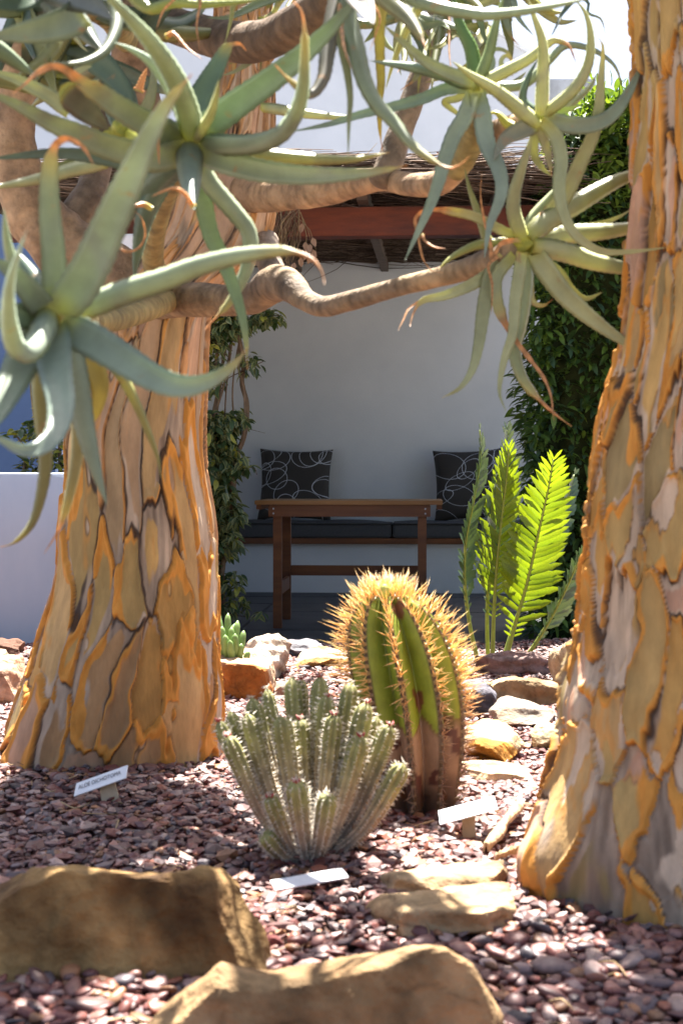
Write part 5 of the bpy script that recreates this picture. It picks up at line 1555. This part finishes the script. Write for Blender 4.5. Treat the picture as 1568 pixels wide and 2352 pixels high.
# ------------------------------------------------------------------ cycad
YD = 5.72
cyc = empty('cycad', (P(1135, 1530, YD).x, YD, BED), 'young cycad with upright toothed fronds, two glowing yellow-green against the light', 'cycad')
rc = random.Random(14)
# leaflet: toothed blade, unit length along +Y, width along X


M_CYCB = leafmat('cycad_glaucous_unlit', 0.12, 0.28, scale=30, amt=0.2, tint=(1.8, 1.6, 0.4), spec=0.6)  # leaflet copy for fronds without backlight, the difference put into its colour


def leaflet_mesh(name, W, teeth, c1, c2, mt=M_CYCAD):
    V = []; C = []; n = 10
    for j in range(n):
        t = j / (n - 1)
        w = W * .5 * (math.sin(math.pi * (t * .86 + .07)) ** .7) * (1 - .35 * t)
        if j == n - 1: w = .002
        tl_ = 1.0; tr_ = 1.0
        if j in (5, 7): tl_ = 1 + teeth
        if j in (6,): tr_ = 1 + teeth
        z = -.10 * t * t
        V += [(-w * tl_, t, z + .18 * w), (0, t, z), (w * tr_, t, z + .18 * w)]
        cc = np.array(c1) * (1 - t) + np.array(c2) * t
        C += [cc, cc * 1.1, cc]
    Fq = []
    for j in range(n - 1):
        for i in range(2):
            a = j * 3 + i; Fq.append((a, a + 1, a + 4, a + 3))
    return make_mesh(name, V, Fq, mt, np.array(C))


LM_Y = [leaflet_mesh('leaflet', .24, .25, (0.15, 0.21, 0.02), (0.17, 0.23, 0.025)), leaflet_mesh('leaflet', .22, .35, (0.13, 0.20, 0.02), (0.16, 0.22, 0.02))]  # backlit yellow-green painted into the leaflet colours
LM_B = [leaflet_mesh('leaflet', .34, .5, (0.06, 0.11, 0.06), (0.09, 0.14, 0.09), M_CYCB), leaflet_mesh('leaflet', .38, .6, (0.05, 0.10, 0.06), (0.08, 0.13, 0.08), M_CYCB)]
# (rachis points, D0, D1, first leaflet t, leaflet length px, facing (normal azimuth: 0 faces camera), meshes, count, elevation)
fronds = [
    ([(1101, 1536), (1080, 1446), (1067, 1346), (1069, 1246), (1088, 1146), (1103, 1046), (1101, 988)], 5.72, 5.55, .22, 46, 55, LM_B, 27, 42),
    ([(1121, 1534), (1118, 1420), (1124, 1290), (1146, 1165), (1160, 1070), (1163, 988)], 5.75, 5.65, .25, 58, 35, LM_B, 28, 42),
    ([(1130, 1534), (1133, 1420), (1139, 1321), (1152, 1190), (1163, 1100), (1168, 1030)], 5.70, 5.6, .24, 58, -22, LM_Y, 29, 38),
    ([(1158, 1534), (1179, 1446), (1209, 1341), (1234, 1231), (1257, 1128), (1270, 1056)], 5.68, 5.5, .16, 70, 8, LM_Y, 33, 30),
    ([(1180, 1543), (1224, 1486), (1269, 1411), (1304, 1341), (1334, 1271), (1361, 1215)], 5.66, 5.5, .22, 48, 50, LM_B, 24, 36),
    ([(1150, 1534), (1185, 1420), (1240, 1300), (1290, 1180), (1318, 1090)], 5.85, 6.0, .3, 46, 35, LM_B, 24, 45),
]
for (pts, d0, d1, t0, Lpx, face, lm, cnt, elev) in fronds:
    n = 40
    cp = [P(x, y, d0 + (d1 - d0) * i / (len(pts) - 1)) for i, (x, y) in enumerate(pts)]
    cp[0].z = min(cp[0].z, BED + .01)
    cen = catmull(cp, n)
    T = np.gradient(cen, axis=0); T /= np.linalg.norm(T, axis=1)[:, None]
    v, f = tube_geo(cen, np.linspace(.0095, .0028, n), 8)
    rach = mobj('frond', v, f, M_RACHIS, cyc)
    fa = math.radians(face)
    for k in range(cnt):
        t = t0 + (1 - t0) * (k / (cnt - 1)) ** .92
        i = min(n - 1, int(t * (n - 1)))
        Tv = Vector(T[i]); fn = Vector((math.sin(fa), -math.cos(fa), 0.0)); fn = (fn - Tv * fn.dot(Tv)).normalized()
        lat = Tv.cross(fn).normalized()
        sh = math.sin(math.pi * min(1, .15 + .85 * (t - t0) / (1 - t0) * .95)) ** .55
        if k < 3: sh *= .45
        for sgn in (-1, 1):
            Ln = 1.2 * Lpx / F * YD * sh * rc.uniform(.9, 1.08)
            el = math.radians(elev + rc.uniform(-6, 6) + 28 * t ** 3)
            d = (lat * sgn * math.cos(el) + Tv * math.sin(el) + fn * rc.uniform(.10, .32)).normalized()
            # blade lies overlapping like louvres
            zx = (Tv - d * Tv.dot(d)).normalized(); nrm = (fn * .85 + Tv * .45); nrm = (nrm - d * nrm.dot(d)).normalized()
            x_ = d.cross(nrm).normalized()
            M = Matrix(((x_.x, d.x, nrm.x, 0), (x_.y, d.y, nrm.y, 0), (x_.z, d.z, nrm.z, 0), (0, 0, 0, 1)))
            M = Matrix.Translation(Vector(cen[i]) + d * .002) @ M @ Matrix.Rotation(rc.uniform(-.15, .15), 4, 'Y') @ Matrix.Scale(Ln, 4)
            inst('leaflet', rc.choice(lm), M, rach)
# scaly crown at the base of the stems
bm = bmesh.new(); bmesh.ops.create_icosphere(bm, subdivisions=3, radius=1)
V = []
for v in bm.verts:
    k = 1 + .2 * mnoise.noise(v.co * 5)
    V.append((P(1140, 1535, YD).x + v.co.x * .07 * k, YD + v.co.y * .06 * k, BED + .0 + v.co.z * .03 * k))
bm.verts.index_update()
mobj('crown', V, [[v.index for v in f.verts] for f in bm.faces], pmat('cycad_crown', (0.20, 0.13, 0.07), (0.36, 0.26, 0.15), .9, 60, 6, .6, 100), cyc); bm.free()

# ------------------------------------------------------------------ small finger-leaved succulent
SD = 4.95
sx = empty('finger_succulent', (P(530, 1530, SD).x, SD, BED), 'small bright green succulent with finger leaves between trunk and whitish boulder', 'succulent')
for i, (bx, by, tx, ty, r, dd) in enumerate([(505, 1500, 503, 1418, 8, 0), (515, 1505, 510, 1438, 9, -.03), (520, 1500, 524, 1408, 9, .02), (525, 1510, 517, 1458, 10, -.06), (530, 1505, 532, 1440, 9, -.02), (535, 1510, 546, 1425, 9, .03), (540, 1515, 540, 1455, 10, -.05), (545, 1515, 555, 1478, 9, -.04), (548, 1515, 560, 1448, 9, .02), (555, 1525, 572, 1495, 8, -.03), (500, 1510, 497, 1450, 8, -.02), (536, 1520, 528, 1470, 9, -.08), (510, 1500, 540, 1432, 8, .05), (520, 1505, 500, 1400, 7, .05)]):
    a = P(bx, by + 12, SD + dd * .3); b_ = P(tx, ty, SD + dd); m1 = a.lerp(b_, .5) + Vector((0, -.01, 0))
    cc = catmull([a, m1, b_], 14); rad = r / F * SD
    v, f = tube_geo(cc, rad * np.interp(np.linspace(0, 1, 14), [0, .2, .6, .88, .96, 1], [.6, .8, 1, .8, .5, .1]), 10)
    c = np.array((0.20, 0.30, 0.10)) * random.uniform(.85, 1.15)
    mobj('leaf', v, f, M_SUCC, sx, np.tile(c, (len(v), 1)))

# small toothed aloe in the shade by the hedge
AD = 6.75
ax_ = empty('small_aloe', (P(1330, 1440, AD).x, AD, 0.0), 'small toothed green aloe in shade at the hedge foot', 'aloe')
rx_ = random.Random(8)
for i, (tx, ty) in enumerate([(1276, 1376), (1300, 1350), (1318, 1335), (1345, 1330), (1370, 1340), (1290, 1410), (1308, 1432), (1322, 1450), (1350, 1440), (1385, 1370), (1380, 1410)]):
    cp = [(1335, 1400), ((1335 + tx) / 2, (1398 + ty) / 2 - 8), (tx, ty)]
    o = aloe_leaf(ax_, cp, 15, AD, AD - .1 + .02 * i, 0, (.06, .13, .06), name='leaf')
v, f = tube_geo([P(1337, 1495, AD), P(1336, 1440, AD), P(1335, 1395, AD)], [.02, .018, .014], 8); mobj('stalk', v, f, M_VINE, ax_)

# ------------------------------------------------------------------ plant labels
def plate_label(corners, Ds, label, text=None, stake=None):
    """corners: four picture points TL, TR, BR, BL of the metal plate with their depths"""
    c = [P(x, y, d) for (x, y), d in zip(corners, Ds)]
    ctr = sum(c, Vector()) / 4
    root = empty('plant_label', (ctr.x, ctr.y, BED), label, 'plant label')
    c[2] = c[3] + (c[1] - c[0])
    nrm = (c[1] - c[0]).cross(c[3] - c[0]).normalized()
    if nrm.y > 0: nrm = -nrm
    th = .0025
    V = [tuple(p) for p in c] + [tuple(p - nrm * th) for p in c]
    pl_ = mobj('plate', V, [(0, 3, 2, 1), (4, 5, 6, 7), (0, 1, 5, 4), (1, 2, 6, 5), (2, 3, 7, 6), (3, 0, 4, 7)], M_METAL, root, smooth=False)
    if stake:
        s = [P(x, y, d) for (x, y, d) in stake]
        V = [tuple(p) for p in s] + [tuple(p + Vector((0, .006, 0))) for p in s]
        mobj('stake', V, [(0, 3, 2, 1), (4, 5, 6, 7), (0, 1, 5, 4), (1, 2, 6, 5), (2, 3, 7, 6), (3, 0, 4, 7)], M_STAKE, root, smooth=False)
    if text:
        X = (c[1] - c[0]); Lx = X.length; X.normalize(); Yv = (c[0] - c[3]); Hh = (Yv - X * Yv.dot(X)).length; Yv = (Yv - X * Yv.dot(X)).normalized(); Zv = X.cross(Yv)
        for (tx, hh, u, v_, wfrac) in text:
            cu = bpy.data.curves.new('lettering', 'FONT'); cu.body = tx; cu.size = 1.0
            to = bpy.data.objects.new('lettering_tmp', cu); COL.objects.link(to)
            dg = bpy.context.evaluated_depsgraph_get()
            me = bpy.data.meshes.new_from_object(to.evaluated_get(dg))
            bpy.data.objects.remove(to)
            co = np.empty(len(me.vertices) * 3, np.float32); me.vertices.foreach_get('co', co); co = co.reshape(-1, 3)
            wN = co[:, 0].max() - co[:, 0].min(); sx_ = Lx * wfrac / wN; sy_ = Hh * hh
            W = np.array([list(c[3] + X * (Lx * u + q[0] * sx_) + Yv * (Hh * v_ + q[1] * sy_) + (Zv if Zv.y < 0 else -Zv) * .0016) for q in co], np.float32)
            me.vertices.foreach_set('co', W.ravel()); me.materials.append(M_INK); me.update()
            o = bpy.data.objects.new('lettering', me); COL.objects.link(o); reg(o); attach(o, pl_)


plate_label([(176, 1799), (294, 1757), (292, 1779), (170, 1829)], [3.30, 3.30, 3.26, 3.26], 'tilted metal plant label lettered ALOE DICHOTOMA before the thick trunk', [('ALOE DICHOTOMA', .46, .09, .40, .82)], [(228, 1800, 3.285), (262, 1788, 3.285), (275, 1840, 3.27), (234, 1842, 3.27)])
plate_label([(1006, 1862), (1134, 1828), (1141, 1853), (1010, 1893)], [2.96, 2.98, 2.88, 2.86], 'blank metal plant label glaring in full sun below the barrel cactus', None, [(1060, 1868, 2.945), (1090, 1860, 2.945), (1092, 1935, 2.92), (1062, 1938, 2.92)])
plate_label([(620, 2022), (785, 1993), (797, 2017), (632, 2044)], [2.57, 2.57, 2.525, 2.525], 'shaded metal plant label with a bright sunlit end below the euphorbia clump', None, [(690, 2025, 2.555), (720, 2020, 2.555), (722, 2065, 2.55), (692, 2067, 2.55)])

# ------------------------------------------------------------------ dry litter
for (pts, D, r, lab) in (
        ([(872, 1972), (905, 1935), (950, 1900), (996, 1885)], 2.95, .0045, 'thin curved brown twig lying between euphorbia and barrel cactus'),
        ([(806, 1960), (822, 1980), (845, 1985), (862, 1970), (864, 1950)], 2.75, .003, 'pale hooked dry stalk at the foot of the euphorbia'),
        ([(940, 1990), (1010, 1975), (1075, 1962)], 2.72, .0025, 'straight thin dry twig on the sunlit gravel')):
    c = [P(x, y, D) for (x, y) in pts]
    for p in c:
        p.y = (CAMZ - BED - .022) * F / ((CAMZ - p.z) / p.y * F); p.x = p.x / D * p.y; p.z = BED + .022
    cc = catmull(c, 20); v, f = tube_geo(cc, np.linspace(r, r * .5, 20), 7)
    tag(mobj('dry_twig', v, f, M_TWIG), lab, 'twig')
for (pts, wd, lab) in (([(1195, 1850), (1160, 1895), (1115, 1955)], .035, 'pale curled bark flake lying against the root of the tall trunk'), ([(1140, 1975), (1175, 1962), (1205, 1955)], .026, 'small pale bark scrap in the sun beside the trunk root')):
    V = []; C = []
    c = []
    for (x, y) in pts:
        Dq = (CAMZ - BED - .035) * F / (y - HOR); c.append(P(x, y, Dq))
    cc = catmull(c, 16); n = 7
    for i in range(16):
        for j in range(n):
            u = j / (n - 1) * 2 - 1
            wv = wd * (.6 + .4 * math.sin(i * .7)) * (1 - .3 * abs(i / 7.5 - 1))
            V.append((cc[i][0] + u * wv * .5, cc[i][1] + u * wv * .4, cc[i][2] + .014 * (1 - u * u) + .002 * math.sin(i * 2 + j)))
    Fq = [(i * n + j, i * n + j + 1, (i + 1) * n + j + 1, (i + 1) * n + j) for i in range(15) for j in range(n - 1)]
    col = np.tile(np.array((0.55, 0.40, 0.24)), (len(V), 1))
    o = mobj('bark_flake', V, Fq, M_ROCK, None, col)
    sm = o.modifiers.new('thickness', 'SOLIDIFY'); sm.thickness = .004
    tag(o, lab, 'bark flake')

# loose plant litter on the gravel
lt = MB(); rr = random.Random(77)
for i in range(260):
    y = rr.uniform(1.8, 4.6); x = rr.uniform(-.25 * y, .25 * y)
    stick(lt, (x, y, BED + rr.uniform(.014, .026)), (rr.gauss(0, 1), rr.gauss(0, 1), rr.gauss(0, .12)), rr.uniform(.015, .07), rr.uniform(.0008, .002), rr.choice([(0.36, 0.25, 0.14), (0.28, 0.17, 0.09), (0.45, 0.34, 0.2)]), .2)
tag(lt.build('plant_litter', M_STICK, None, True), 'dry straw and twig bits scattered over the gravel', 'litter', kind='stuff')
